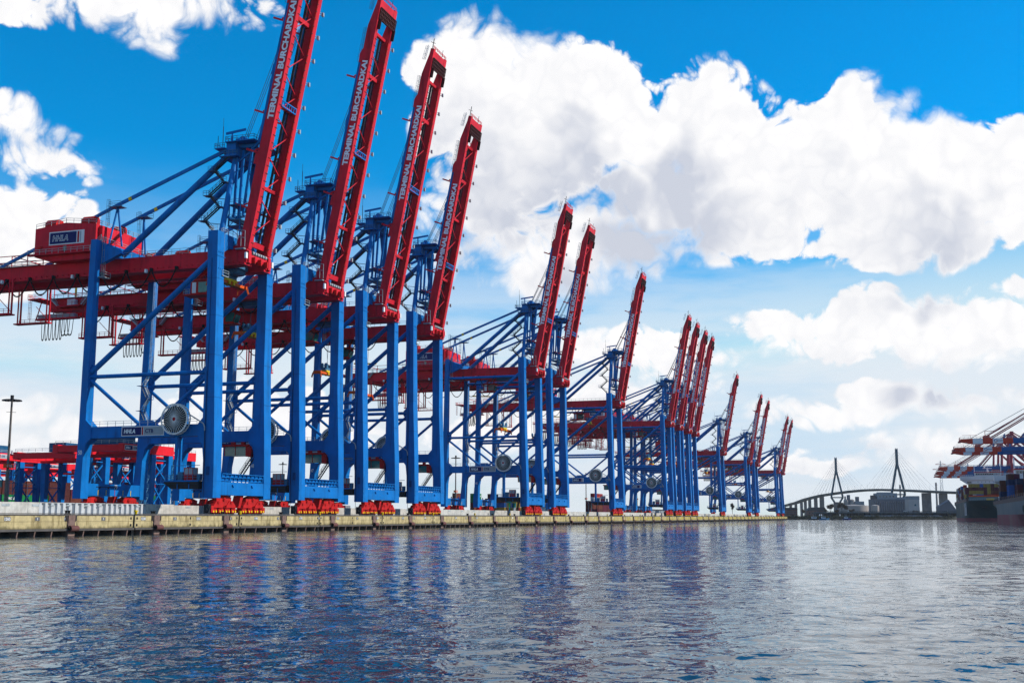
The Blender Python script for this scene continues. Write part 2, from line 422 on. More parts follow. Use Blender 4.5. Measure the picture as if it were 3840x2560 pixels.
def make_crane(name, dz, tip, text_z, upper_tube, long_sign, fine=True):
    """dz lowers everything above the legs' knee, tip = height of the raised boom's end"""
    root = empty(name)
    B = M['blue']; RD = M['red']
    def part(nm, mb, mat, parent=root): return mb.build(nm, mat, parent)
    T = 60.4 + dz
    # ---- legs
    for sx in (-1, 1):
        def ring(z, xi, y0, y1): 
            xo = 11.7 * sx; xi = xi * sx
            return [(xo, y0, z), (xi, y0, z), (xi, y1, z), (xo, y1, z)]
        part('seaside_leg', MB().chain([ring(3.5, 8.75, -1.5, 1.1), ring(7.1, 8.75, -1.5, 1.1), ring(11.5, 8.72, -1.42, 1.15), ring(14.5, 8.7, -1.36, 1.5), ring(16.2, 8.7, -1.32, 2.7), ring(19.0, 8.66, -1.22, 2.7), ring(20.2, 8.64, -1.17, 1.6), ring(32, 8.55, -0.77, 1.45), ring(T, 9.25, -0.41, 2.0)]), B)
        part('landside_leg', MB().chain([ring(3.5, 9.25, 31.35, 33.45), ring(7.0, 9.25, 31.35, 33.4), ring(12.5, 9.3, 31.2, 32.85), ring(15.2, 9.35, 30.7, 32.75), ring(16.3, 9.35, 29.5, 32.72), ring(19.0, 9.4, 29.5, 32.7), ring(20.4, 9.42, 31.0, 32.68), ring(32, 9.55, 30.95, 32.6), ring(T + 0.3, 10.0, 30.6, 32.1)]), B)
        # plate seams, conduit and access door of the legs
        for z, xi, ya, yb2 in ((24.5, 8.61, -1.03, 1.55), (33.5, 8.59, -0.75, 1.47), (42.0, 8.8, -0.64, 1.64), (50.0 + dz * 0.5, 9.0, -0.54, 1.82)):
            part('plate_seam', MB().box(min(11.72 * sx, xi * sx), max(11.72 * sx, xi * sx), ya - 0.02, yb2 + 0.02, z - 0.035, z + 0.035), M['seam'])
        part('conduit', MB().bar((11.76 * sx, 0.75, 7.2), (11.76 * sx, 0.75, T - 6), 0.10).bar((11.76 * sx, 0.95, 7.2), (11.76 * sx, 0.95, 30), 0.07), M['seam'])
        part('access_door', MB().box(min(11.70 * sx, 11.78 * sx), max(11.70 * sx, 11.78 * sx), -0.5, 0.25, 8.2, 10.0), M['seam'])
        # flange seams of the legs
        for z, yy in ((7.05, (-1.53, 1.13)), (T - 5.5, (-0.55, 2.0))):
            part('leg_flange', MB().box(8.66 * sx, 11.76 * sx, yy[0] - 0.02, yy[1] + 0.03, z - 0.06, z + 0.06) if sx > 0 else MB().box(-11.76, -8.66, yy[0] - 0.02, yy[1] + 0.03, z - 0.06, z + 0.06), B)
        part('portal_beam', MB().prism([(2.6, 16.4), (29.6, 16.4), (29.6, 18.9), (2.6, 18.9)], 0, 11.5 * sx, 9.3 * sx), B)
        xm = 10.6 * sx
        part('tie_tube', MB().tube((xm, 1.3, 29.95), (xm, 31.2, 29.95), 0.45, 12), B)
        part('long_brace', MB().tube((xm, 30.9, 31.0), (xm, 1.6, 54.3 + dz), 0.62, 14), B)
        part('lower_brace', MB().tube((xm, 31.0, 29.2), (xm, 17.4, 18.8), 0.40, 10), B)
        part('lower_brace', MB().tube((xm, 1.4, 29.2), (xm, 14.6, 18.8), 0.40, 10), B)
        part('gusset', MB().prism([(12.9, 18.88), (19.1, 18.88), (17.4, 20.0), (14.6, 20.0)], 0, xm - 0.15, xm + 0.15), B)
        part('gusset', MB().prism([(31.2, 27.6), (29.6, 29.4), (29.6, 31.6), (31.2, 33.0)], 0, xm - 0.12, xm + 0.12), B)
        part('gusset', MB().prism([(1.2, 27.6), (2.8, 29.2), (2.8, 30.6), (1.2, 32.0)], 0, xm - 0.12, xm + 0.12), B)
        if upper_tube:
            part('upper_tie_tube', MB().tube((xm, 1.5, 53.2 + dz), (xm, 31.0, 53.2 + dz), 0.5, 12), B)
        # portal walkway rail
        part('railing', MB().rail([(11.6 * sx, 3.0, 18.9), (11.6 * sx, 29.4, 18.9)]), M['galv'])
        part('leg_top_railing', MB().rail([(11.6 * sx, -0.3, T), (11.6 * sx, 1.9, T), (9.4 * sx, 1.9, T)], step=1.0), M['galv'])
        # bolts on the splice plates
        if fine:
            bm_ = MB()
            for zz in (T - 8.2, T - 4.6):
                for k in range(3):
                    x = (9.6 + k * 0.75) * sx; bm_.tube((x, -0.62, zz), (x, -0.40, zz), 0.14, 6)
            for k in range(2): bm_.tube((11.3 * sx, -1.56, 5.9 - 0.2 * k), (11.3 * sx, -1.4, 5.9 - 0.2 * k), 0.12, 6)
            part('splice_bolts', bm_, B)['kind'] = 'stuff'
    # ---- sills
    part('seaside_sill', MB().box(-8.8, 8.8, -1.44, 1.0, 4.15, 6.9), B)
    part('landside_sill', MB().box(-9.3, 9.3, 31.42, 33.3, 4.2, 6.8), B)
    for x in (-5.8, -3.0, 3.0, 5.8): part('reflector_strip', MB().box(x - 0.09, x + 0.09, 31.37, 31.41, 4.3, 5.5), M['yellow'])
    part('reflector_strip', MB().box(-0.06, 0.06, 31.37, 31.41, 4.3, 5.6), M['signred'])
    part('cable_guide', MB().box(-6.5, 0.5, 31.3, 31.41, 6.1, 6.22).tube((-5.4, 31.2, 5.95), (-5.4, 31.4, 5.95), 0.16, 8).tube((-2.4, 31.2, 5.95), (-2.4, 31.4, 5.95), 0.16, 8).tube((0.2, 31.2, 5.95), (0.2, 31.4, 5.95), 0.16, 8), M['dark'])
    for x in (-3.9, 3.9):
        part('lifting_lug', MB().prism([(x - 0.5, 6.9), (x + 0.5, 6.9), (x, 7.5)], 1, 31.9, 32.2), B)
        part('lifting_lug', MB().prism([(x - 0.5, 6.35), (x + 0.5, 6.35), (x, 5.75)], 1, -1.7, -1.43), B)
    # tilted lattice panel over the seaside sill
    pm = MB()
    def pp(u, v, w): return (-8.45 + u, -1.15 - 0.25 * v - w, 7.15 + v * 0.97)
    for v in (0.0, 0.75, 1.5): pm.bar(pp(0, v, 0), pp(16.9, v, 0), 0.28, 0.14)
    for k in range(11): pm.bar(pp(0.05 + k * 1.68, -0.25, 0), pp(0.05 + k * 1.68, 1.5, 0), 0.14, 0.28)
    pm.loft([pp(0, 0, -0.12), pp(16.9, 0, -0.12), pp(16.9, 1.5, -0.12), pp(0, 1.5, -0.12)], [pp(0, 0, -0.2), pp(16.9, 0, -0.2), pp(16.9, 1.5, -0.2), pp(0, 1.5, -0.2)])
    part('lattice_panel', pm, B)
    # ---- bogies, both rails
    if 'bogie' not in PROTO:
        e1 = MB().prism([(-2.9, 3.6), (-0.9, 4.1), (0.9, 4.1), (2.9, 3.6), (2.75, 2.6), (1.0, 2.0), (0, 1.75), (-1.0, 2.0), (-2.75, 2.6)], 1, -0.55, 0.55).tube((0, -0.75, 3.3), (0, 0.75, 3.3), 0.42, 12).tube((0, -0.85, 3.3), (0, 0.85, 3.3), 0.2, 8)
        PROTO['equaliser'] = e1.mesh('equaliser', M['bogie'])
        e2 = MB().prism([(-0.6, 2.95), (0.6, 2.95), (1.75, 1.9), (1.8, 1.05), (0.9, 1.25), (0, 1.6), (-0.9, 1.25), (-1.8, 1.05), (-1.75, 1.9)], 1, -0.8, 0.8).tube((0, -0.95, 2.6), (0, 0.95, 2.6), 0.3, 10)
        PROTO['rocker'] = e2.mesh('rocker', M['bogie'])
        PROTO['wheel_truck'] = MB().box(-0.95, 0.95, -0.72, 0.72, 0.42, 1.25).mesh('wheel_truck', M['bogie'])
        PROTO['wheel_cap'] = MB().tube((0, -0.86, 0), (0, -0.70, 0), 0.24, 10).mesh('wheel_cap', M['yellow'])
        PROTO['wheel'] = MB().tube((0, -0.3, 0), (0, 0.3, 0), 0.42, 14).mesh('wheel', M['dark'])
        PROTO['bogie'] = 1
    for yy in (0, 32.4):
        for mx in (-5.85, 5.85):
            obj('equaliser', PROTO['equaliser'], root, (mx, yy, 0))
            for rx in (-2.5, 2.5):
                obj('rocker', PROTO['rocker'], root, (mx + rx, yy, 0))
                for tx in (-1.25, 1.25):
                    t = obj('wheel_truck', PROTO['wheel_truck'], root, (mx + rx + tx, yy, 0))
                    for wx in (-0.5, 0.5):
                        obj('wheel', PROTO['wheel'], t, (wx, 0, 0.42)); obj('wheel_cap', PROTO['wheel_cap'], t, (wx, 0, 0.72))
        part('storm_anchor', MB().loft([(-0.7, yy - 0.9, 1.5), (0.2, yy - 0.9, 1.5), (0.2, yy + 0.9, 1.5), (-0.7, yy + 0.9, 1.5)], [(0.3, yy - 0.9, 4.12), (1.4, yy - 0.9, 4.12), (1.4, yy + 0.9, 4.12), (0.3, yy + 0.9, 4.12)]), M['bogie'])
        part('guard_rail', MB().bar((-9.9, yy - 1.0, 1.55), (9.9, yy - 1.0, 1.55), 0.08).bar((-10.6, yy - 0.6, 0.5), (-10.6, yy - 0.6, 1.9), 0.5, 0.9).bar((10.4, yy - 0.6, 0.5), (10.4, yy - 0.6, 1.6), 0.4, 0.7), M['bogie'])
        part('rail_clamp', MB().box(-11.6, -10.9, yy - 0.6, yy + 0.6, 0.3, 2.2).bar((-11.9, yy - 0.7, 0.3), (-11.1, yy - 0.7, 2.0), 0.2).tube((-11.9, yy, 1.0), (-11.5, yy, 1.0), 0.4, 10), M['dark'])
    # ---- lower platform hung from the near portal beam, with booth
    part('hung_platform', MB().prism([(1.6, 7.0), (9.9, 7.0), (9.9, 6.6), (8.3, 5.4), (1.6, 5.3)], 0, -12.4, -9.2).bar((-12.5, 1.6, 6.6), (-12.5, 9.8, 6.6), 0.15, 0.5), M['dark'])
    part('platform_edge', MB().bar((-12.5, 1.5, 7.0), (-12.5, 9.9, 7.0), 0.2, 0.3).bar((-12.5, 9.9, 7.0), (-9.2, 9.9, 7.0), 0.2, 0.3).bar((-12.5, 1.7, 6.4), (-12.5, 8.8, 6.4), 0.12, 0.12).bar((-12.5, 3.8, 5.4), (-12.5, 3.8, 7.0), 0.15).bar((-12.5, 6.6, 5.4), (-12.5, 6.6, 7.0), 0.15), B)
    part('platform_railing', MB().rail([(-12.4, 1.6, 7.1), (-12.4, 9.8, 7.1), (-9.4, 9.8, 7.1)], 1.1, 0.04, 1.2).bar((-12.4, 1.4, 10.2), (-12.4, 8.2, 10.2), 0.12).bar((-12.4, 8.2, 7.1), (-12.4, 8.2, 10.2), 0.12), M['bluerail'])
    part('hanger_post', MB().bar((-11.0, 8.1, 7.0), (-11.0, 8.1, 16.4), 0.6, 0.6), B)
    part('hanger_post', MB().bar((-9.6, 8.1, 7.0), (-9.6, 8.1, 16.4), 0.5, 0.5), B)
    bo = part('booth', MB().box(-12.0, -10.2, 3.3, 5.4, 7.05, 8.4).bar((-12, 3.3, 8.4), (-12, 3.3, 9.7), 0.1).bar((-12, 5.4, 8.4), (-12, 5.4, 9.7), 0.1).bar((-10.2, 3.3, 8.4), (-10.2, 3.3, 9.7), 0.1).bar((-10.2, 5.4, 8.4), (-10.2, 5.4, 9.7), 0.1).bar((-12, 4.35, 8.4), (-12, 4.35, 9.7), 0.08).box(-12.05, -10.15, 3.25, 5.45, 9.68, 9.78), M['bogie'])
    part('booth_glass', MB().box(-11.97, -10.25, 3.35, 5.35, 8.4, 9.68), M['signgrey'], bo)
    part('platform_cabinet', MB().box(-11.6, -10.4, 6.0, 7.2, 7.05, 8.9).box(-11.4, -10.5, 1.9, 2.7, 7.05, 8.5), M['bluerail'])
    # ---- glazed cab under the far portal beam
    cb = part('checker_cab', MB().loft([(8.2, 3.0, 13.2), (11.2, 3.0, 13.2), (11.2, 8.4, 13.2), (8.2, 8.4, 13.2)], [(8.2, 3.0, 15.3), (11.2, 3.0, 15.3), (11.2, 8.6, 15.3), (8.2, 8.6, 15.3)]), M['gglass'])
    part('cab_roof', MB().box(7.9, 11.5, 2.4, 9.0, 15.3, 15.75).box(9, 9.8, 4, 4.8, 15.7, 16.4).box(9, 9.8, 6.6, 7.4, 15.7, 16.4), M['bogie'], cb)
    part('cab_frame', MB().box(8.1, 11.3, 1.8, 3.02, 13.0, 15.3), M['bogie'], cb)
    part('mullion', MB().bar((8.15, 5.7, 13.2), (8.15, 5.7, 15.3), 0.1), M['bogie'], cb)
    part('mullion', MB().bar((8.15, 8.45, 13.2), (8.15, 8.55, 15.3), 0.14), M['bogie'], cb)
    st = MB()
    for k in range(10): st.box(8.4, 9.6, 1.6 + k * 0.30, 1.95 + k * 0.30, 12.8 - k * 0.42, 12.86 - k * 0.42)
    st.bar((8.4, 1.6, 12.8), (8.4, 4.7, 8.5), 0.1, 0.3).bar((9.6, 1.6, 12.8), (9.6, 4.7, 8.5), 0.1, 0.3).rail([(8.4, 1.6, 12.8), (8.4, 4.7, 8.5)])
    part('stair_flight', st, M['dark'])
    # ---- cable reel on the near portal beam
    rl = part('cable_reel', MB().tube((-12.1, 7.4, 19.9), (-11.5, 7.4, 19.9), 0.55, 14).tube((-13.35, 7.4, 19.9), (-12.1, 7.4, 19.9), 0.42, 12), M['signred'])
    rim = MB(); n = 48
    for xx, ro, ri in ((-13.45, 3.3, 2.95), (-12.3, 3.3, 3.0)):
        vs = [(xx, 7.4 + math.cos(2 * math.pi * i / n) * r, 19.9 + math.sin(2 * math.pi * i / n) * r) for r in (ro, ri) for i in range(n)]
        vs += [(x + 0.05, y, z) for x, y, z in vs]
        rim.add(vs, [f for i in range(n) for f in ((i, (i + 1) % n, n + (i + 1) % n, n + i), (2 * n + i, 3 * n + i, 3 * n + (i + 1) % n, 2 * n + (i + 1) % n), (i, 2 * n + i, 2 * n + (i + 1) % n, (i + 1) % n), (n + i, n + (i + 1) % n, 3 * n + (i + 1) % n, 3 * n + i))])
    part('rim', rim, M['reel'], rl)
    sp = MB()
    for i in range(36):
        t = 2 * math.pi * i / 36; c, s_ = math.cos(t), math.sin(t)
        sp.bar((-13.5, 7.4 + c * 0.4, 19.9 + s_ * 0.4), (-13.5, 7.4 + c * 3.28, 19.9 + s_ * 3.28), 0.075, 0.06)
        sp.bar((-13.5, 7.4 + c * 3.25, 19.9 + s_ * 3.25), (-12.25, 7.4 + c * 3.25, 19.9 + s_ * 3.25), 0.09)
    part('spokes', sp, M['reel'], rl)
    part('wound_cable', MB().tube((-13.2, 7.4, 19.9), (-12.5, 7.4, 19.9), 2.75, 32), M['cable'], rl)
    part('cable_arm', MB().path([(-12.9, 4.4, 21.0), (-12.4, 1.6, 19.3), (-12.3, 1.0, 18.9), (-12.2, 0.75, 18.2), (-12.2, 0.7, 17.4)], 0.14, 6), M['galv'])
    part('hanging_cable', MB().path([(-12.2, 0.7, 17.4), (-12.0, 0.62, 10.0), (-12.0, 0.6, 1.5)], 0.06, 4), M['cable'])
    # ---- sign on the near portal beam
    if long_sign:
        logo_parts(root, lambda u, v: on_minus_x(-11.5, 21.7 - u, v), 0.0, 16.7, 2.05, True)
    else:
        logo_parts(root, lambda u, v: on_minus_x(-11.5, 19.6 - u, v), 0.0, 16.75, 1.85, False)
        me = txt_cached('ctb2', 'CTB', 2.4, 1.15, M['galv'], 0.01, 0.03)
        obj('sign_letters', xform(me, on_minus_x(-11.75, 2.6, 17.0)), root)
    # ---- stair and ladders on the far landside leg
    for k in range(4):
        z0 = 21 + k * 2.9; a, b = ((9.0, 30.0), (6.6, 30.0)) if k % 2 == 0 else ((6.6, 30.0), (9.0, 30.0))
        sm = MB(); sm.bar((a[0], a[1] - 0.4, z0), (b[0], b[1] - 0.4, z0 + 2.9), 0.08, 0.25).bar((a[0], a[1] + 0.4, z0), (b[0], b[1] + 0.4, z0 + 2.9), 0.08, 0.25)
        for q in range(9):
            f = q / 9.0; x = a[0] + (b[0] - a[0]) * f; sm.box(x - 0.12, x + 0.12, 29.6, 30.4, z0 + f * 2.9, z0 + f * 2.9 + 0.04)
        sm.rail([(a[0], 29.6, z0), (b[0], 29.6, z0 + 2.9)])
        part('stair_flight', sm, M['galv'])
        part('landing', MB().box(b[0] - 0.9, b[0] + 0.9, 29.3, 31.0, z0 + 2.85, z0 + 2.95).rail([(b[0] - 0.9, 29.3, z0 + 2.95), (b[0] + 0.9, 29.3, z0 + 2.95)]), B)
    part('ladder', MB().ladder((10.2, 30.9, 34), (10.2, 30.5, T - 3), (1, 0, 0), out=(0, -1, 0)), M['galv'])
    # ---- cross beams on top of the legs
    part('seaside_cross_beam', MB().prism([(-9.3, T), (9.3, T), (9.3, T - 4.8), (6.2, T - 2.85), (-6.2, T - 2.85), (-9.3, T - 4.8)], 1, 0.1, 1.9), B)
    part('landside_cross_beam', MB().prism([(-10, T + 0.1), (10, T + 0.1), (10, T - 5.2), (6.5, T - 2.85), (-6.5, T - 2.85), (-10, T - 5.2)], 1, 30.65, 32.0), B)
    part('sloped_web', MB().prism([(30.7, T - 0.4), (30.7, T - 5.0), (25.5, T - 2.9), (26.5, T - 1.6)], 0, -9.8, -8.6), B)
    part('walkway_railing', MB().rail([(-9.2, 0.0, T), (9.2, 0.0, T)]).rail([(-9.9, 30.5, T + 0.1), (9.9, 30.5, T + 0.1)]), M['galv'])
    for (xx, yy, z0, z1) in ((-8.9, 0.4, T - 9.5, T + 1), (-9.6, 30.4, T - 8, T + 1.2)):
        part('ladder', MB().ladder((xx, yy, z0), (xx, yy, z1), (1, 0, 0), out=(0, -1, 0)).box(xx - 1, xx + 1.4, yy - 1.2, yy + 0.3, z0 - 0.15, z0).rail([(xx - 1, yy - 1.2, z0), (xx + 1.4, yy - 1.2, z0)]), M['galv'])
    # ---- main girders with rear end
    gz0, gz1 = T - 6.0, T - 2.9
    for sx in (-1, 1):
        part('main_girder', MB().box(min(5.1 * sx, 3.15 * sx), max(5.1 * sx, 3.15 * sx), -3.6, 78.6, gz0, gz1), RD)
        fl = MB().box(min(5.5 * sx, 2.7 * sx), max(5.5 * sx, 2.7 * sx), -3.4, 78.4, gz0 - 0.45, gz0 - 0.02)
        part('trolley_rail', fl, RD)
        rb = MB()
        for k in range(54): rb.box(min(5.12 * sx, 5.45 * sx), max(5.12 * sx, 5.45 * sx), -2 + k * 1.5, -1.86 + k * 1.5, gz0 - 0.02, gz0 + 0.4)
        part('stiffener_row', rb, RD)
        part('girder_railing', MB().rail([(5.6 * sx, 2.5, gz1), (5.6 * sx, 30, gz1)]), M['galv'])
        part('girder_railing', MB().rail([(5.6 * sx, 52, gz1), (5.6 * sx, 78, gz1)]).box(min(5.1 * sx, 5.9 * sx), max(5.1 * sx, 5.9 * sx), 51, 78.4, gz1 - 0.1, gz1), M['galv'])
        for yb in (57.5, 66.0):
            part('hung_frame', MB().bar((6.4 * sx, yb, gz0), (6.4 * sx, yb, gz0 - 8.2), 0.32).bar((6.4 * sx, yb + 0.9, gz0), (6.4 * sx, yb + 0.9, gz0 - 8.2), 0.2).ladder((6.4 * sx, yb + 0.45, gz0 - 8), (6.4 * sx, yb + 0.45, gz0), (0, 1, 0), cage=False), RD)
        part('hung_walkway', MB().box(min(5.4 * sx, 7.2 * sx), max(5.4 * sx, 7.2 * sx), 57.3, 67.2, gz0 - 8.5, gz0 - 8.2).bar((7.2 * sx, 57.3, gz0 - 8.3), (7.2 * sx, 67.2, gz0 - 8.3), 0.2, 0.35).rail([(7.2 * sx, 57.4, gz0 - 8.2), (7.2 * sx, 67.1, gz0 - 8.2)], 1.1, 0.04, 1.4).bar((6.4 * sx, 57.6, gz0 - 7.8), (6.4 * sx, 61.5, gz0 - 4.2), 0.12), RD)
    for yb in (-3.0, 12, 27, 45, 60, 77.6):
        part('girder_tie', MB().box(-3.14, 3.14, yb - 0.6, yb + 0.6, gz0 + (0.9 if yb < 77 else 0), gz1 - (0.9 if yb < 0 else 0.4)), RD)
    part('rear_walkway', MB().box(-7.3, -5.7, 68.2, 81.2, gz0 - 2.9, gz0 - 2.6).bar((-7.35, 68, gz0 - 2.7), (-7.35, 81.2, gz0 - 2.7), 0.2, 0.45).bar((-7.3, 70.5, gz0 - 2.7), (-6.0, 70.5, gz0 + 0.4), 0.2).bar((-7.3, 76.0, gz0 - 2.7), (-6.0, 76.0, gz0 + 0.4), 0.2).bar((-7.3, 81.0, gz0 - 2.7), (-5.6, 81.0, gz0 + 2.4), 0.2).rail([(-7.3, 68.2, gz0 - 2.6), (-7.3, 81.1, gz0 - 2.6)]), RD)
    part('rear_platform', MB().box(-8.2, 6.2, 79.0, 83.4, gz1 - 0.5, gz1 - 0.2).box(-6.6, -5.2, 68.0, 75.2, gz0 + 0.5, gz0 + 0.9).rail([(-8.2, 78.8, gz1 - 0.2), (-8.2, 83.4, gz1 - 0.2), (6.2, 83.4, gz1 - 0.2)]).rail([(-6.6, 68, gz0 + 0.9), (-6.6, 75.2, gz0 + 0.9)]).ladder((-7.8, 82.6, gz0 - 2.6), (-7.8, 82.6, gz1 + 0.8), (0, 1, 0), out=(-1, 0, 0)), RD)
    part('cabinet', MB().box(-6.5, -5.3, 69.6, 72.0, gz0 + 0.92, gz0 + 2.4), M['white'])
    for (y0, y1) in ((67.8, 65.6), (75.4, 78.2)):
        sm = MB().bar((-6.2, y0, gz0 + 0.9), (-6.2, y1, gz1 + 0.2), 0.12, 0.3).bar((-5.3, y0, gz0 + 0.9), (-5.3, y1, gz1 + 0.2), 0.12, 0.3).rail([(-6.2, y0, gz0 + 0.9), (-6.2, y1, gz1 + 0.2)])
        for q in range(8): sm.box(-6.2, -5.3, y0 + (y1 - y0) * q / 8 - 0.12, y0 + (y1 - y0) * q / 8 + 0.12, gz0 + 1 + q * 0.3, gz0 + 1.05 + q * 0.3)
        part('stair_flight', sm, M['galv'])
    part('cable_trays', MB().box(-7.2, -5.8, 69.0, 80.6, gz0 - 2.55, gz0 - 1.5), M['galv'])
    rt = MB()
    for sx in (-1, 1):
        for zz in (1.3, 2.9): rt.bar((4.4 * sx, 51, gz1 + zz), (4.4 * sx, 78, gz1 + zz), 0.16)
        for k in range(7): rt.bar((4.4 * sx, 51 + k * 4.5, gz1), (4.4 * sx, 51 + k * 4.5, gz1 + 2.9), 0.16)
        for k in range(3): rt.bar((4.4 * sx, 51 + k * 9, gz1), (4.4 * sx, 60 + k * 9, gz1 + 2.9), 0.12)
    for k in range(4): rt.bar((-4.4, 51 + k * 9, gz1 + 2.9), (4.4, 51 + k * 9, gz1 + 2.9), 0.16)
    part('rope_support_frame', rt, RD)
    part('maintenance_crane', MB().bar((-2, 73, gz1), (-2, 73, gz1 + 4.2), 0.4).bar((-2.5, 66, gz1 + 4.0), (-1.5, 76.5, gz1 + 4.6), 0.45, 0.6), M['yellow'])
    # festoon cable loops under the near girder
    for i in range(8):
        y0 = 13.5 + i * 6.6
        pts = [(-6.0, y0 + 6.6 * k / 10, gz0 - 0.2 - 4.1 * (1 - (2 * k / 10 - 1) ** 2)) for k in range(11)]
        lp = MB()
        for off in (-0.14, 0.0, 0.14): lp.path([(x + off, y, z + abs(off)) for x, y, z in pts], 0.085, 4)
        lp.box(-6.3, -5.6, y0 - 0.25, y0 + 0.25, gz0 - 0.5, gz0 + 0.15)
        part('festoon_loop', lp, M['cable'])
    for i in range(9):
        y0 = 69.6 + i * 1.15
        dpt = 5.6 if i > 2 else 4.6
        pts = [(-6.6 + 0.05 * (i % 3), y0 + (1.0 if i > 2 else 1.9) * k / 8, gz0 - 2.9 - (dpt - 0.4) * (1 - (2 * k / 8 - 1) ** 4)) for k in range(9)]
        part('parked_cable', MB().path(pts, 0.1, 4).path([(x + 0.3, y + 0.25, z - 0.2) for x, y, z in pts], 0.1, 4), M['cable'])
    for i in range(3): part('floodlight', MB().box(-6.5, -5.9, 21 + i * 19.8, 21.5 + i * 19.8, gz0 - 0.9, gz0 - 0.1), M['white'])
    # ---- machinery house
    hx0, hx1, hy0, hy1, hz0, hz1 = -8.2, 9.5, 33.7, 50.4, T - 1.6, T + 4.9
    hm = MB().prism([(hy0, hz0), (hy1, hz0), (hy1, hz1), (42.0, hz1 + 0.9), (hy0, hz1)], 0, hx0, hx1)
    hm.prism([(hy0 + 0.1, hz0 - 0.01), (hy0 + 0.9, gz1 - 0.1), (hy1 - 4.4, gz1 - 0.1), (hy1 + 0.4, hz0 - 0.01)], 0, hx0 + 0.3, hx1 - 0.3)
    hs = part('machine_house', hm, RD)
    part('house_walkway', MB().box(hx0 - 1.0, hx0 - 0.02, hy0 - 0.5, hy1 + 1.2, hz0 - 0.02, hz0 + 0.18).box(hx0 - 1, hx1, hy0 - 1.1, hy0 - 0.02, hz0 + 0.02, hz0 + 0.2), RD, hs)
    part('house_railing', MB().rail([(hx1, hy0 - 1.05, hz0 + 0.2), (hx0 - 0.95, hy0 - 1.05, hz0 + 0.2), (hx0 - 0.95, hy1 + 1.15, hz0 + 0.2)], 1.1, 0.04, 1.6), M['galv'], hs)
    part('roof_railing', MB().rail([(hx1, hy0 + 0.1, hz1), (hx0 + 0.1, hy0 + 0.1, hz1), (hx0 + 0.1, 42.0, hz1 + 0.9), (hx0 + 0.1, hy1 - 0.1, hz1)], 1.1, 0.04, 1.8), M['galv'], hs)
    for (vx, vy) in ((-6.0, 37.0), (-6.0, 47.0), (4.0, 37.0), (5.0, 47.0)):
        zb = hz1 + (0.5 if 38 < vy < 46 else 0.2)
        part('roof_vent', MB().prism([(-1.4 + vx, zb - 0.3), (1.4 + vx, zb - 0.3), (1.4 + vx, zb + 1.5), (1.0 + vx, zb + 2.1), (-0.6 + vx, zb + 2.1), (-1.4 + vx, zb + 1.3)], 1, vy - 1.5, vy + 1.5), M['bogie'], hs)
    part('house_annex', MB().box(hx0 + 1.0, hx1 - 6, hy0 - 1.0, hy0 - 0.03, hz0 + 2.0, hz1 - 0.3), RD, hs)
    part('house_window', MB().box(hx0 - 0.05, hx0 + 0.1, 41.5, 42.4, hz0 + 0.8, hz0 + 2.0), M['wglass'], hs)
    part('house_lamp', MB().box(hx0 - 0.5, hx0 - 0.02, 48.3, 49.1, hz0 + 1.6, hz0 + 2.2), M['bogie'], hs)
    logo_parts(hs, lambda u, v: on_minus_x(hx0, 46.4 - u, v), 0.0, hz0 + 2.3, 3.1, False)
    sm = MB().bar((hx0 - 0.7, 31.6, T + 1.0), (hx0 - 0.7, 34.6, hz0 + 0.2), 0.12, 0.3).bar((hx0 - 0.1, 31.6, T + 1.0), (hx0 - 0.1, 34.6, hz0 + 0.2), 0.12, 0.3).rail([(hx0 - 0.7, 31.6, T + 1.0), (hx0 - 0.7, 34.6, hz0 + 0.2)])
    part('stair_flight', sm, M['galv'])
    # ---- apex tower
    A = T + 20.0
    for sx in (-1, 1):
        part('tower_column', MB().tube((8.0 * sx, 1.2, T - 0.2), (2.9 * sx, 1.2, A - 0.2), 0.62, 14), B)
        part('back_leg', MB().tube((4.0 * sx, 1.8, A - 0.4), (5.0 * sx, 28.6, T - 2.2), 0.72, 14), B)
        part('back_stay', MB().bar((4.6 * sx, 2.4, A + 0.2), (4.9 * sx, 30.4, T + 9.9), 0.42, 0.75), B)
        part('back_stay', MB().bar((4.9 * sx, 30.4, T + 9.9), (4.6 * sx, 63.5, gz1 + 0.1), 0.42, 0.7), B)
        part('stay_mast', MB().tube((4.9 * sx, 30.6, T + 9.5), (4.4 * sx, 29.4, T + 0.1), 0.22, 8).tube((4.9 * sx, 30.6, T + 9.5), (6.2 * sx, 31.6, T + 0.1), 0.22, 8), B)
        part('mast_platform', MB().box(min(3.9 * sx, 6.2 * sx), max(3.9 * sx, 6.2 * sx), 28.9, 32.0, T + 9.1, T + 9.3).rail([(6.2 * sx, 28.9, T + 9.3), (6.2 * sx, 32.0, T + 9.3), (3.9 * sx, 32.0, T + 9.3)]).ladder((5.8 * sx, 32.2, T + 5.0), (5.8 * sx, 32.2, T + 11), (1, 0, 0), out=(0, 1, 0)), M['bluerail'])
        part('warning_mark', MB().bar((4.88 * sx - 0.02, 26.9, T + 11.15), (4.88 * sx - 0.02, 27.7, T + 10.87), 0.44, 0.78), M['yellow'])
        # folded forestay links
        for (xx, ya, yb_, za, zb_) in ((3.6, 0.4, 0.9, A - 0.8, T + 5.0), (2.8, -0.6, 0.2, A + 0.3, T + 5.0), (3.3, -3.1, -1.2, A + 0.6, T + 5.2)):
            part('forestay_link', MB().bar((xx * sx, ya, za), (xx * sx, yb_, zb_), 0.34, 0.55, (0, 1, 0)), B)
        part('link_pin', MB().tube((2.6 * sx, 1.1, T + 5.0), (2.6 * sx, -1.4, T + 5.1), 0.3, 8).tube((4.0 * sx, 0.9, T + 5.0), (2.2 * sx, 0.9, T + 5.0), 0.38, 8), B)
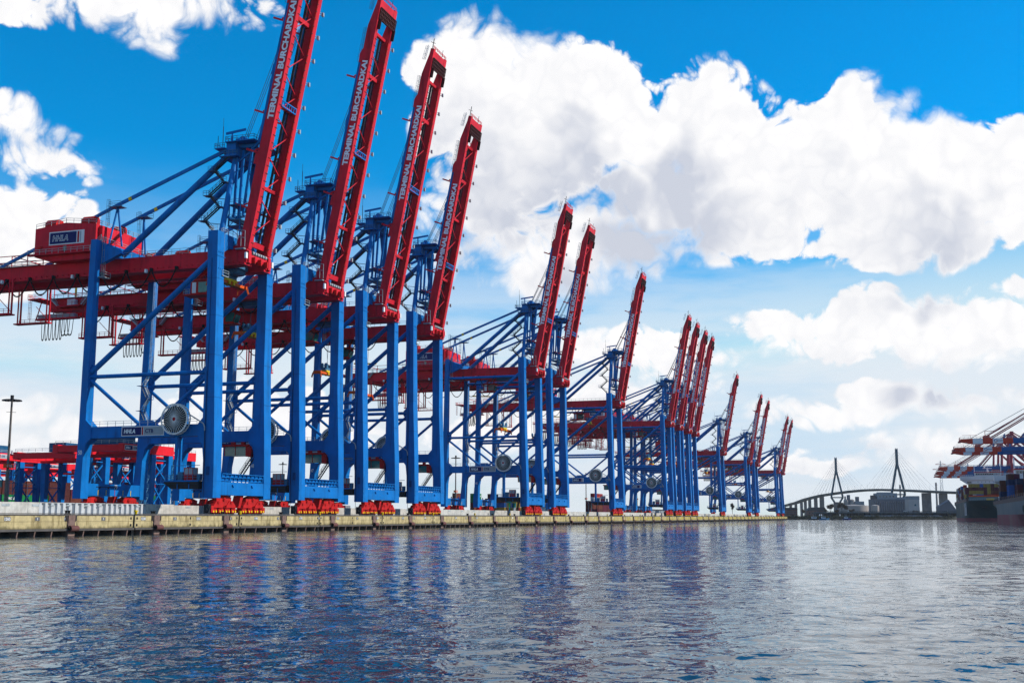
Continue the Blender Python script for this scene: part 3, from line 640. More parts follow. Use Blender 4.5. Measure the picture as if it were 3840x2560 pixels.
        part('fore_arm', MB().bar((3.2 * sx, 1.0, A + 1.2), (3.2 * sx, -4.6, A + 0.9), 0.5, 0.8).bar((3.2 * sx, 0.6, A - 2.4), (3.2 * sx, -4.4, A + 0.7), 0.35, 0.5), B)
    part('apex_beam', MB().box(-4.9, 4.9, 0.2, 2.6, A - 1.2, A + 1.6).box(-5.2, 5.2, -0.4, 4.2, A - 1.5, A - 1.25), B)
    part('apex_platform', MB().box(-5.6, 5.6, 2.6, 5.2, A + 0.3, A + 0.5).box(-5.6, 5.6, -4.8, 2.6, A + 1.6, A + 1.8), B)
    part('apex_railing', MB().rail([(-5.5, 2.7, A + 0.5), (-5.5, 5.2, A + 0.5), (5.5, 5.2, A + 0.5)], 1.1, 0.045, 1.2).rail([(5.5, -4.7, A + 1.8), (-5.5, -4.7, A + 1.8), (-5.5, 2.5, A + 1.8), (5.5, 2.5, A + 1.8)], 1.1, 0.045, 1.2).rail([(-5.1, -0.3, A - 1.25), (-5.1, 4.1, A - 1.25)], 1.1, 0.045, 1.0), M['bluerail'])
    part('sheave_block', MB().tube((-3.6, -0.6, A + 2.6), (-1.2, -0.6, A + 2.6), 0.8, 12).tube((1.2, -0.6, A + 2.6), (3.6, -0.6, A + 2.6), 0.8, 12).box(-4.4, 4.4, -0.4, 0.6, A + 1.8, A + 2.6), B)
    part('jib_hoist', MB().bar((-4.2, 1.6, A + 1.8), (-4.2, 1.6, A + 4.4), 0.3).bar((-4.2, 3.2, A + 4.1), (-4.2, -1.8, A + 4.6), 0.3, 0.5), B)
    part('aerial', MB().bar((-4.8, 3.6, A + 0.5), (-4.8, 3.6, A + 5.6), 0.12).bar((-4.8, 3.6, A + 5.6), (-4.8, 3.6, A + 7.6), 0.06).bar((-5.2, 4.6, A + 0.5), (-5.2, 4.6, A + 3.4), 0.1), M['dark'])
    # zig-zag stairs up the near column
    nf = 6; zs = [T + 0.3 + k * 18.2 / nf for k in range(nf + 1)]
    for k in range(nf):
        f0 = (zs[k] - T) / 20; f1 = (zs[k + 1] - T) / 20
        xc0 = -8.0 + 5.1 * f0 - 0.9; xc1 = -8.0 + 5.1 * f1 - 0.9
        ya, yb_ = (2.3, 5.4) if k % 2 == 0 else (5.4, 2.3)
        sm = MB().bar((xc0 - 0.4, ya, zs[k]), (xc1 - 0.4, yb_, zs[k + 1]), 0.09, 0.3).bar((xc0 + 0.4, ya, zs[k]), (xc1 + 0.4, yb_, zs[k + 1]), 0.09, 0.3).rail([(xc0 - 0.4, ya, zs[k]), (xc1 - 0.4, yb_, zs[k + 1])], 1.0, 0.035, 1.0)
        for q in range(11):
            f = q / 11; x = xc0 + (xc1 - xc0) * f; y = ya + (yb_ - ya) * f; z = zs[k] + (zs[k + 1] - zs[k]) * f
            sm.box(x - 0.4, x + 0.4, y - 0.14, y + 0.14, z, z + 0.05)
        part('stair_flight', sm, M['dark'])
        ly = yb_ + (0.8 if yb_ > 4 else -0.4)
        part('landing', MB().box(xc1 - 0.6, xc1 + 0.9, min(ly, yb_) - 0.5, max(ly, yb_) + 0.5, zs[k + 1] - 0.12, zs[k + 1]).bar((xc1 + 0.6, ly, zs[k + 1] - 0.2), (xc1 + 1.2, 1.4, zs[k + 1] - 0.9), 0.14).rail([(xc1 - 0.6, min(ly, yb_) - 0.5, zs[k + 1]), (xc1 - 0.6, max(ly, yb_) + 0.5, zs[k + 1])], 1.0, 0.035, 0.8), M['bluerail'])
    # service platforms in the tower
    for zz in (T + 2.6, T + 7.4, T + 4.0):
        part('service_platform', MB().box(-4.6, 4.6, -1.4, 1.8, zz, zz + 0.15).rail([(-4.6, 1.7, zz + 0.15), (-4.6, -1.4, zz + 0.15), (4.6, -1.4, zz + 0.15)]), M['bluerail'])
    part('service_frame', MB().bar((-4.4, 1.6, T), (-4.4, 1.6, T + 8), 0.2).bar((-4.4, -1.2, T), (-4.4, -1.2, T + 8), 0.2).bar((-4.4, -1.2, T), (-4.4, 1.6, T + 2.6), 0.12).bar((-4.4, 1.6, T + 2.6), (-4.4, -1.2, T + 5), 0.12).bar((-7.0, 1.2, T + 4.4), (7.0, 1.2, T + 4.4), 0.4), B)
    # ---- boom, raised
    hy, hz = -3.75, T - 2.85
    d = Vector((0, -0.189, 0.982)); nrm = Vector((0, 0.982, 0.189))     # along the boom / towards the land
    Lb = (tip - hz) / 0.982
    O = Vector((0, hy, hz))
    def bp(x, s, t): return O + d * s + nrm * t + Vector((x, 0, 0))
    def slab(mb, x0, x1, prof):
        """prof: list of (s, t0, t1)"""
        return mb.chain([[bp(x0, s, a), bp(x1, s, a), bp(x1, s, b), bp(x0, s, b)] for s, a, b in prof])
    W = 2.35
    ls = (116.0 - 57.6) if tip > 125 else (tip - 15.5 - hz) / 0.982       # outer stay lug
    for sx in (-1, 1):
        x0, x1 = (-4.8, -3.55) if sx < 0 else (3.55, 4.8)
        part('boom_girder', slab(MB(), x0, x1, [(0, 0.0, 3.2), (2.6, 0.0, 3.0), (2.7, 0.0, W), (Lb - 7.5, 0.0, W), (Lb - 1.8, 0.0, 1.15), (Lb, 0.0, 1.0)]), RD)
        part('boom_rail', slab(MB(), x1 + 0.02 if sx < 0 else x0 - 0.3, x1 + 0.3 if sx < 0 else x0 - 0.02, [(0.3, 0.05, 0.4), (Lb - 9, 0.0, 0.35)]), M['bogie'])
        st_ = MB()
        for k in range(int(Lb / 1.75) - 5):
            xe = x1 + 0.04 if sx < 0 else x0 - 0.04
            st_.bar(bp(xe - 0.62 * (1 if sx < 0 else 0), 1.5 + k * 1.75, -0.02), bp(xe + (0.5 if sx < 0 else -0.5), 1.5 + k * 1.75, -0.02), 0.1, 0.12)
        part('rail_clips', st_, M['dark'])
        for s0 in (9.0, 21.5 if tip > 125 else 15.5, 52.0 if tip > 125 else 44.0, 30.5):
            if s0 < Lb - 12: part('stay_bracket', MB().bar(bp(4.1 * sx, s0, W), bp(4.1 * sx, s0 + 0.7, W + 3.6), 0.28, 0.4).bar(bp(4.1 * sx, s0 + 1.3, W), bp(4.1 * sx, s0 + 0.6, W + 1.4), 0.2, 0.3), RD)
        part('stay_lug', slab(MB(), x0 + 0.3, x1 - 0.3, [(ls - 2.2, W - 0.1, W + 0.75), (ls, W - 0.1, W + 0.9), (ls + 1.4, W - 0.1, W + 0.3)]), RD)
        part('inner_stay_lug', slab(MB(), x0 + 0.3, x1 - 0.3, [(19.0, W - 0.1, W + 0.9), (21.0, W - 0.1, W + 0.9), (22.5, W - 0.1, W + 0.2)]), RD)
        sm_ = MB(); nseg = 6; sa, sb = 24.0, ls - 0.8
        part('outer_forestay', MB().bar(bp(4.1 * sx, sa, W + 0.75), bp(4.1 * sx, sb, W + 0.55), 0.4, 0.62, nrm).bar(bp(4.1 * sx, (sa + sb) / 2 - 1.2, W + 0.66), bp(4.1 * sx, (sa + sb) / 2 + 1.2, W + 0.66), 0.5, 0.95, nrm).bar(bp(4.1 * sx, sa, W + 0.75), (3.3 * sx, -3.2, A + 0.4), 0.4, 0.62), B)
        part('tip_ladder', MB().ladder(bp(4.1 * sx, Lb - 17, W + 0.6), bp(4.1 * sx, Lb - 8, W + 0.6), (1, 0, 0), 0.7, 0.04, out=nrm).ladder(bp(4.1 * sx, Lb - 3, 2.6), bp(4.1 * sx, Lb + 1.0, 2.2), (1, 0, 0), 0.7, 0.04, out=nrm), M['bluerail'])
        for zf in (3.0,):
            part('hinge_cage', MB().rail([bp((x0 - 0.9) if sx < 0 else (x1 + 0.9), 0.2, 0.4), bp((x0 - 0.9) if sx < 0 else (x1 + 0.9), 0.2, 2.4)], 3.6, 0.05, 0.7).box(min(5.1 * sx, 6.0 * sx), max(5.1 * sx, 6.0 * sx), hy + 0.4, hy + 2.6, hz - 0.2, hz), M['galv'])
            part('hinge_bracket', MB().prism([(hy - 0.2, hz - 3.1), (hy + 3.4, hz - 3.2), (hy + 3.8, hz + 0.8), (hy + 1.6, hz + 1.2), (hy - 0.2, hz - 0.6)], 0, x0 + 0.1, x1 - 0.1), RD)
            part('end_lamp', MB().box(min(5.2 * sx, 5.9 * sx), max(5.2 * sx, 5.9 * sx), hy - 0.2, hy + 0.2, hz - 2.3, hz - 1.0), M['white'])
    for k in range(6): part('hinge_sheave', MB().tube((-2.9 + k * 1.05, hy + 0.2, hz - 0.6), (-2.3 + k * 1.05, hy + 0.2, hz - 0.6), 0.42, 10), M['galv'])
    part('hinge_shaft', MB().tube((-5.0, hy + 0.2, hz - 0.6), (5.0, hy + 0.2, hz - 0.6), 0.2, 8), M['dark'])
    for k in range(3): part('buffer', MB().box(-3.0 + k * 2.6, -2.6 + k * 2.6, hy - 0.7, hy + 0.6, hz - 3.0, hz - 1.6), M['bogie'])
    for s0, w in ((0.9, 1.2), (14, 0.7), (33.0, 0.7), (Lb - 20, 0.9), (Lb - 9, 0.7)):
        part('boom_tie', slab(MB(), -3.54, 3.54, [(s0, 0.9, 1.9), (s0 + w, 0.9, 1.9)]), RD)
    for k, s0 in enumerate(np.arange(3.0, Lb - 14, 9.5)):
        part('boom_brace', MB().bar(bp(-3.5, s0, 0.9), bp(3.5, s0 + 5.5, 0.9), 0.15, 0.2).bar(bp(3.5, s0 + 5.5, 0.9), bp(-3.5, s0 + 9.3, 0.9), 0.15, 0.2), RD)
    wl = MB().bar(bp(1.6, 2, 1.8), bp(1.6, Lb - 9, 1.8), 0.55, 0.25).bar(bp(2.9, 2, 1.8), bp(2.9, Lb - 9, 1.8), 0.2, 0.2)
    for k in range(int(Lb / 2.2) - 4): wl.bar(bp(0.9, 2 + k * 2.2, 1.8), bp(3.5, 2 + k * 2.2, 1.8), 0.1)
    part('boom_walkway', wl, M['dark'])
    part('boom_walkway_rail', MB().ladder(bp(-2.4, 2, 2.6), bp(-2.4, Lb - 9, 2.6), (1, 0, 0), 1.4, 0.04, 1.7, False), M['bluerail'])
    sb_ = (89.9 - hz) / 0.982 if tip > 125 else 18.0
    bpn = MB()
    for t in (0.0, 1.2): bpn.bar(bp(-3.1, sb_ + t, -0.05), bp(3.1, sb_ + t, -0.05), 0.2, 0.25)
    for k in range(7): bpn.bar(bp(-3.1 + k * 1.033, sb_, -0.05), bp(-3.1 + k * 1.033, sb_ + 1.2, -0.05), 0.12, 0.2)
    part('cross_panel', bpn, B)
    # tip grating and end beam
    tg = MB()
    for t in (0.0, 0.95, 1.9, 2.85): tg.bar(bp(-4.4, Lb - 5.4 + t, -0.25), bp(4.9, Lb - 5.4 + t, -0.25), 0.2, 0.16)
    for k in range(11): tg.bar(bp(-4.4 + k * 0.93, Lb - 5.4, -0.25), bp(-4.4 + k * 0.93, Lb - 2.5, -0.25), 0.16, 0.16)
    for xx in (-4.0, 4.2): tg.bar(bp(xx, Lb - 8.2, -0.25), bp(xx, Lb - 5.4, -0.25), 1.1, 0.16)
    part('tip_grating', slab(tg, -4.3, 4.8, [(Lb - 5.3, -0.16, -0.06), (Lb - 2.6, -0.16, -0.06)]), M['grating'])
    part('tip_plate', slab(MB(), -3.54, 3.54, [(Lb - 2.4, 0.02, 0.5), (Lb - 0.4, 0.02, 0.5)]), RD)
    part('tip_beam', slab(MB(), -3.14, 3.14, [(Lb - 1.1, 0.51, 0.95), (Lb - 0.1, 0.51, 0.95)]).rail([bp(-4.6, Lb, 0.2), bp(4.6, Lb, 0.2)], 0.9, 0.05, 1.2), RD)
    part('tip_aerial', MB().bar(bp(-3.8, Lb, 1.0), bp(-3.8, Lb + 3.2, 1.0), 0.16).bar(bp(-3.8, Lb + 1.8, 0.4), bp(-3.8, Lb + 2.2, 1.8), 0.12).bar(bp(3.2, Lb, 1.0), bp(3.2, Lb + 2.4, 1.0), 0.1), M['dark'])
    part('tip_sheaves', MB().tube(bp(-2.6, Lb - 4.4, 0.8), bp(2.6, Lb - 4.4, 0.8), 0.55, 10), M['dark'])
    for k in range(int(Lb / 5.2)):
        s0 = 1.5 + k * 5.6
        if s0 < Lb - 9:
            lm = obj('boom_lamp', lamp_mesh(), root, bp(4.8, s0, 0.4))
    # hoist ropes from apex to boom
    tl = ls - 6
    for sx in (-1, 1):
        for k in range(3):
            part('hoist_rope', MB().tube(((1.4 + k * 0.75) * sx, -0.6 - k * 0.1, A + 3.2), bp((1.6 + k * 0.6) * sx, tl + k * 0.8, W + 0.2), 0.075, 4), M['rope'])
    # lettering up the near girder
    me = txt_cached('boom_text', 'TERMINAL BURCHARDKAI', 27.3, 1.5, M['letter'], 0.004, 0.045)
    s0 = (text_z - hz) / 0.982
    P0 = bp(-4.8, s0, 0.42)
    ex = d; ey = nrm; ez = Vector((-1, 0, 0))
    Mx = Matrix(((ex.x, ey.x, ez.x, P0.x), (ex.y, ey.y, ez.y, P0.y), (ex.z, ey.z, ez.z, P0.z), (0, 0, 0, 1)))
    obj('boom_lettering', xform(me, Mx @ Matrix.Translation((0, 0, 0.02))), root)
    # ---- trolley, cab and spreader (moved per crane)
    part('trolley', MB().box(-2.6, 2.6, -3.4, 3.4, gz0 - 0.3, gz0 + 0.6).box(-1.9, 1.9, -2.4, 2.4, gz0 - 1.5, gz0 - 0.3).tube((-1.8, -2.6, gz0 - 0.8), (1.8, -2.6, gz0 - 0.8), 0.7, 10).tube((-1.8, 2.6, gz0 - 0.8), (1.8, 2.6, gz0 - 0.8), 0.7, 10).rail([(-2.6, -3.4, gz0 + 0.6), (-2.6, 3.4, gz0 + 0.6)]), M['bluerail'])
    cab = part('operator_cab', MB().prism([(2.6, gz0 - 6.1), (6.6, gz0 - 6.1), (6.6, gz0 - 3.2), (2.0, gz0 - 3.2), (1.8, gz0 - 4.0)], 0, -4.6, -1.8).box(-4.9, -1.5, 1.4, 7.2, gz0 - 3.2, gz0 - 2.9).box(-4.9, -1.5, 1.8, 8.4, gz0 - 6.4, gz0 - 6.1).bar((-3.2, 3, gz0 - 3), (-2.2, 2, gz0), 0.4).bar((-3.2, 6, gz0 - 3), (-2.2, 3, gz0), 0.4), M['bogie'])
    part('cab_window', MB().prism([(2.55, gz0 - 5.8), (4.6, gz0 - 5.8), (4.6, gz0 - 3.5), (2.05, gz0 - 3.5), (1.9, gz0 - 4.0)], 0, -4.66, -1.74).prism([(2.5, gz0 - 5.9), (2.4, gz0 - 5.9), (1.72, gz0 - 4.0), (1.8, gz0 - 3.9)], 0, -4.4, -2.0), M['gglass'], cab)
    part('cab_door', MB().box(-4.66, -4.58, 5.2, 6.2, gz0 - 5.9, gz0 - 3.5), M['white'], cab)
    part('cab_railing', MB().rail([(-4.8, 6.7, gz0 - 6.1), (-4.8, 8.3, gz0 - 6.1), (-1.6, 8.3, gz0 - 6.1)], 1.1, 0.04, 0.7), M['galv'], cab)
    spd = MB().box(-6.0, 6.0, -0.75, 0.75, -0.3, 0.35).box(-6.15, -5.7, -1.2, 1.2, -0.5, 0.3).box(5.7, 6.15, -1.2, 1.2, -0.5, 0.3)
    for sx in (-1, 1):
        for sy in (-1, 1): spd.bar((6.05 * sx, 1.2 * sy, -0.2), (6.3 * sx, 1.45 * sy, -1.5), 0.25, 0.4)
    so = part('spreader', spd, M['orange'])
    part('spreader_frame', MB().box(-2.2, 2.2, -1.0, 1.0, 0.35, 0.9).box(-1.2, -0.6, -1.05, 1.05, -0.35, 0.4).box(0.6, 1.2, -1.05, 1.05, -0.35, 0.4), M['yellow'], so)
    hb = MB().box(-2.4, 2.4, -0.7, 0.7, 0.95, 1.7)
    for sx in (-1, 1):
        for sy in (-1, 1): hb.tube((1.9 * sx, 0.65 * sy - 0.25, 2.2), (1.9 * sx, 0.65 * sy + 0.25, 2.2), 0.75, 12)
    part('headblock', hb, M['bluerail'], so)
    for sx in (-1, 1):
        for sy in (-1, 1): part('fall_rope', MB().tube((1.9 * sx, 0.9 * sy, 0), (1.9 * sx, 1.6 * sy, 1), 0.045, 4), M['rope'], so)
    root['gz0'] = gz0
    return root
PROTO = {}
def lamp_mesh():
    if 'lamp' not in PROTO:
        PROTO['lamp'] = MB().bar((0, 0, 0), (0.9, -0.5, 0), 0.14).bar((0, 0, 0.5), (0.9, -0.5, 0.5), 0.1).box(0.8, 1.25, -0.95, -0.5, -0.35, 0.6).mesh('boom_lamp', M['galv'])
    return PROTO['lamp']

def place_crane(root, x, ytro, drop, label):
    root.location = (x, RAILY, QZ)
    tag(root, label, 'crane', 'blue container cranes with raised red booms along the left quay')
    gz0 = root['gz0']
    for c in root.children:
        k = c.name.split('.')[0]
        if k in ('trolley', 'operator_cab'): c.location.y = ytro
        if k == 'spreader':
            c.location = (0, ytro, gz0 - drop)
            for g_ in c.children:
                if g_.name.startswith('fall_rope'): g_.location.z = 2.4; g_.scale = (1, 1, max(0.5, drop - 2.4))

CRANES = [  # x, kind, trolley y, spreader drop, label
    (226.1, 'A', 4.0, 3.2, 'nearest blue container crane, number 50, its red boom cut off by the top edge'),
    (262.8, 'A', 20.0, 9.0, 'second nearest blue container crane, its red boom tip just touching the top edge'),
    (297.8, 'A', 16.0, 15.0, 'third nearest blue container crane, the lower of two equally tall booms beside a cloud'),
    (332.3, 'D', 22.0, 17.0, 'fourth nearest blue container crane, last of the front group of four, shorter red boom'),
    (439.8, 'B', 12.0, 21.0, 'blue container crane left of the close pair after the front four'),
    (475.9, 'B', 10.0, 23.0, 'blue container crane right of the close pair after the front four'),
    (580.1, 'B', 14.0, 8.0, 'lone blue container crane standing between the close pair and a tight row of four'),
    (713.9, 'B', 12.0, 20.0, 'tallest looking, leftmost blue crane in the tight row of four'),
    (744.5, 'B', 16.0, 22.0, 'second blue crane from the left in the tight row of four'),
    (776.8, 'B', 8.0, 20.0, 'third blue crane from the left in the tight row of four'),
    (805.5, 'B', 10.0, 20.0, 'rightmost blue crane in the tight row of four'),
    (932.7, 'C', 12.0, 14.0, 'small lone blue crane just right of the tight row of four'),
    (1093.8, 'C', 12.0, 18.0, 'far blue crane, left one of the pair before the last pair'),
    (1153.3, 'C', 14.0, 18.0, 'far blue crane, right one of the pair before the last pair'),
    (1343.0, 'C', 10.0, 20.0, 'farthest pair of blue cranes near the quay end, the left one'),
    (1393.9, 'C', 12.0, 20.0, 'last blue crane at the very end of the quay, nearest the bridge'),
]
KIND = {'A': ('container_crane', 0.0, 129.6, 86.3, False, True), 'D': ('container_crane', 0.0, 121.5, 73.4, False, True),
        'B': ('container_crane', 0.0, 121.2, 73.4, True, True), 'C': ('container_crane', -6.8, 109.6, 66.2, True, False)}
KIND['B2'] = ('container_crane', 0.0, 121.2, 73.4, True, False)
protos = {}
number = {226.1: '50', 262.8: '49', 297.8: '48', 332.3: '47', 475.9: '45'}
for i, (x, kind, ytro, drop, label) in enumerate(CRANES):
    if kind == 'B' and i >= 6: kind = 'B2'
    if kind not in protos:
        root = make_crane(*KIND[kind]); protos[kind] = root
        CHILD[root.name] = list(root.children)
        for c in root.children: CHILD[c.name] = list(c.children)
    else:
        root = copy_tree(protos[kind])
    place_crane(root, x, ytro, drop, label)
    root['label'] = label
bpy.context.view_layer.update()
# copies taken from a prototype must not carry its number, so the numbers come last
for o in [o for o in COL.objects if o.type == 'EMPTY' and o.name.startswith('container_crane')]:
    for x, s in number.items():
        if abs(o.location.x - x) < 0.01:
            me = fit_text('number', s, 0.95, 1.0, M['white'], 0.01, 0.03)
            obj('number', xform(me, on_minus_x(-11.72, 32.5, 12.9)), o)
            me = fit_text('number', s, 1.0, 0.95, M['white'], 0.01, 0.03)
            obj('number', xform(me, on_minus_y(-0.2, 31.36, 5.75)), o)

# ------------------------------------------------------------------ water
def water_mesh():
    ang = np.concatenate([np.arange(-150, -14, 1.0), np.arange(-12, 50, 0.09), np.arange(52, 120, 1.0)])
    rr = [4.0]
    while rr[-1] < 5200: rr.append(rr[-1] * (1.0048 if rr[-1] < 700 else 1.03))
    rr = np.array(rr)
    a = np.radians(ang)[None, :]; r = rr[:, None]
    X = r * np.cos(a); Y = r * np.sin(a); Z = np.zeros_like(X)
    sp = r * 0.0055
    rng = np.random.RandomState(11)
    wind = math.radians(205)
    lam = np.exp(rng.uniform(math.log(0.45), math.log(6.5), 80))
    for L in lam:
        th = wind + rng.normal(0, 0.75)
        k = 2 * math.pi / L
        A = 0.0027 * L ** 0.5
        fade = np.clip((L / sp - 2.2) / 2.5, 0, 1)
        if fade.max() <= 0: continue
        # patches of wind: amplitude breathes slowly over the basin
        ph = k * (X * math.cos(th) + Y * math.sin(th)) + rng.uniform(0, 6.28)
        g_ = 0.75 + 0.5 * np.sin(X * 0.021 * rng.uniform(0.6, 1.5) + Y * 0.034 * rng.uniform(0.6, 1.5) + rng.uniform(0, 6.28))
        s = np.sin(ph)
        Z += A * fade * g_ * (s + 0.25 * (s * s - 0.5))
    nr, na = X.shape
    me = bpy.data.meshes.new('water')
    me.vertices.add(nr * na)
    me.vertices.foreach_set('co', np.stack([X, Y, Z], -1).reshape(-1).astype(np.float32))
    i = np.arange(nr - 1)[:, None] * na + np.arange(na - 1)[None, :]
    q = np.stack([i, i + na, i + na + 1, i + 1], -1).reshape(-1)
    nf = q.size // 4
    me.loops.add(nf * 4); me.loops.foreach_set('vertex_index', q.astype(np.int32))
    me.polygons.add(nf); me.polygons.foreach_set('loop_start', np.arange(0, nf * 4, 4, dtype=np.int32))
    me.polygons.foreach_set('use_smooth', np.ones(nf, bool))
    me.update(calc_edges=True)
    return me
def water_mat():
    m, t, b, g = mat_base('harbour_water')
    ge = t.nodes.new('ShaderNodeNewGeometry')
    p = ge.outputs['Position']
    b.inputs['Base Color'].default_value = (0.010, 0.034, 0.052, 1)
    b.inputs['Roughness'].default_value = 0.03
    b.inputs['IOR'].default_value = 1.333
    b.inputs['Specular IOR Level'].default_value = 0.5
    n1 = g.noise(g.v('MULTIPLY', p, (1.0, 1.25, 1.0)), 0.75, 3, 0.5, 0.5)
    n2 = g.noise(p, 4.2, 2, 0.55, 0.3)
    n3 = g.noise(p, 0.035, 3, 0.5)
    h = g.m('ADD', g.m('MULTIPLY', n1, 0.145), g.m('MULTIPLY', n2, 0.010))
    h = g.m('MULTIPLY', h, g.ss(n3, 0.32, 0.68, 0.4, 1.5))
    bn = t.nodes.new('ShaderNodeBump'); bn.inputs['Strength'].default_value = 0.75; bn.inputs['Distance'].default_value = 1.0
    t.links.new(h, bn.inputs['Height']); t.links.new(bn.outputs[0], b.inputs['Normal'])
    return m
wm = water_mesh(); wm.materials.append(water_mat())
tag(obj('water', wm), kind='structure')

# ------------------------------------------------------------------ quay
def concrete(name, col, stain, amt=0.7, lichen=None, scale=0.5, tide=False):
    m, t, b, g = mat_base(name)
    ge = t.nodes.new('ShaderNodeNewGeometry'); p = ge.outputs['Position']
    n = g.noise(p, scale * 1.6, 7, 0.62)
    st = g.noise(g.v('MULTIPLY', p, (1.0, 1.0, 0.16)), scale * 2.6, 6, 0.65)
    base = g.mix(g.ss(n, 0.28, 0.72), tuple(c * 0.72 for c in col) + (1,), tuple(min(1, c * 1.12) for c in col) + (1,))
    base = g.mix(g.m('MULTIPLY', g.ss(st, 0.44, 0.70), amt), base, tuple(stain) + (1,))
    if lichen:
        x = g.xyz(p)[0]
        ln = g.noise(g.v('MULTIPLY', p, (0.5, 1, 1.0)), 0.55, 6, 0.6)
        lf = g.m('MULTIPLY', g.ss(ln, 0.36, 0.62), g.ss(x, 330, 700, 0.06, 0.85))
        base = g.mix(lf, base, tuple(lichen) + (1,))
    if tide:                                            # weed and mud left by the tide, ragged upper edge
        zz = g.m('MULTIPLY_ADD', g.noise(g.v('MULTIPLY', p, (1, 1, 0.4)), 0.9, 5, 0.65), -1.5, g.xyz(p)[2])
        base = g.mix(g.ss(zz, 1.05, 0.45, 0.0, 0.75), base, (0.075, 0.065, 0.032, 1))
    t.links.new(base, b.inputs['Base Color']); b.inputs['Roughness'].default_value = 0.9; b.inputs['Specular IOR Level'].default_value = 0.25
    bn = t.nodes.new('ShaderNodeBump'); bn.inputs['Strength'].default_value = 0.4; bn.inputs['Distance'].default_value = 0.04
    t.links.new(g.noise(p, 3.0, 5, 0.6), bn.inputs['Height']); t.links.new(bn.outputs[0], b.inputs['Normal'])
    return m
M['quay'] = concrete('quay_concrete', (0.50, 0.40, 0.21), (0.14, 0.10, 0.04), 0.8, (0.38, 0.30, 0.02), tide=True)
M['wallc'] = concrete('wall_concrete', (0.52, 0.50, 0.46), (0.34, 0.32, 0.28), 0.55)
M['asphalt'] = concrete('yard_asphalt', (0.06, 0.06, 0.06), (0.03, 0.03, 0.03), 0.5)
M['rust'] = paint('rusty_steel', (0.20, 0.13, 0.11), 0.75, 0.3, 0.9, (0.05, 0.03, 0.025), 0.6)
M['edge'] = paint('edge_steel', (0.10, 0.09, 0.085), 0.65, 0.25, 0.6, (0.05, 0.04, 0.03), 0.5)
M['plate'] = paint('grey_plate', (0.13, 0.13, 0.135), 0.6, 0.1, 0.9, dirt_amt=0.2, bump=0)
M['fender'] = paint('fender_rubber', (0.13, 0.055, 0.05), 0.7, 0.3, 1.2, (0.03, 0.02, 0.02), 0.5)
M['black'] = paint('black_paint', (0.012, 0.012, 0.013), 0.5, 0.2, 0.9, dirt_amt=0.1, bump=0)
M['gate'] = paint('gate_zinc', (0.50, 0.51, 0.52), 0.5, 0.12, 0.7, (0.25, 0.24, 0.22), 0.35, spec=0.5)

X0, X1 = -55.0, 1406.0
gm = MB().box(X0, X1, QY + 3.0, 2600, 2.6, QZ)
tag(gm.build('ground', M['asphalt']), kind='structure')
gm = MB().box(X0, X1, QY + 0.12, QY + 3.0, 3.2, QZ - 0.004)
tag(gm.build('quay_deck', M['asphalt']), kind='structure')
for yy in (RAILY, RAILY + 32.4):
    tag(MB().box(X0, X1 - 3, yy - 0.08, yy + 0.08, QZ - 0.02, QZ + 0.02).build('crane_rail', M['edge']), kind='structure')

qw = tag(empty('quay_wall', (X0, QY, 0)), 'long concrete quay wall stained tan and yellow, running along the left bank', 'wall')
def qpart(nm, mb, mat): 
    o = mb.build(nm, mat); o.parent = qw; o.location = (-X0, -QY, 0); return o
joints = [184.9 + 36 * k for k in range(-6, 34)] + [X1]
joints = [X0] + [j for j in joints if j > X0 + 4]
for a, b_ in zip(joints[:-1], joints[1:]):
    a2, b2 = a + 0.28, b_ - 0.28
    qpart('concrete_panel', MB().box(a2, b2, QY, QY + 1.2, 2.43, 3.42), M['quay'])
    qpart('concrete_panel', MB().box(a2, b2, QY + 0.03, QY + 1.2, 1.24, 2.39), M['quay'])
    qpart('coping', MB().box(a2 - 0.1, b2 + 0.1, QY - 0.10, QY + 0.9, 3.43, QZ).bar((a2 + 0.4, QY - 0.06, QZ + 0.12), (b2 - 0.4, QY - 0.06, QZ + 0.12), 0.12), M['edge'])
    qpart('lower_beam', MB().box(a2 - 0.1, b2 + 0.1, QY - 0.28, QY + 1.0, 0.86, 1.22), M['edge'])
    qpart('joint_post', MB().box(b_ - 0.3, b_ + 0.3, QY + 0.25, QY + 1.0, 0.0, 3.43).ladder((b_, QY + 0.1, 0.2), (b_, QY + 0.1, 3.4), (1, 0, 0), 0.4, 0.03, 0.4, False), M['dark'])
    n = int((b_ - a) / 4.0)
    for k in range(n):
        x = a + (k + 0.5) * (b_ - a) / n
        if x < 800: qpart('support_post', MB().prism([(QY - 0.2, 0.86), (QY + 1.4, 0.86), (QY + 0.5, -0.6), (QY + 0.1, -0.6)], 0, x - 0.13, x + 0.13), M['rust'])
    if a < 700:
        for k in range(3):
            for zz in (1.5, 2.72):
                x = a + 0.9 + k * (b_ - a - 1.8) / 2
                qpart('slot_shade', MB().box(x - 0.22, x + 0.22, QY - 0.015, QY + 0.1, zz, zz + 0.42), M['black'])  # black block on the face, painted as the shade inside a slot
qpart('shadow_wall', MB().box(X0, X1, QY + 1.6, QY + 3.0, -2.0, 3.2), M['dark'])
qpart('quay_end', MB().box(X1 - 0.25, X1, QY + 0.02, QY + 60, -2, QZ - 0.01), M['quay'])
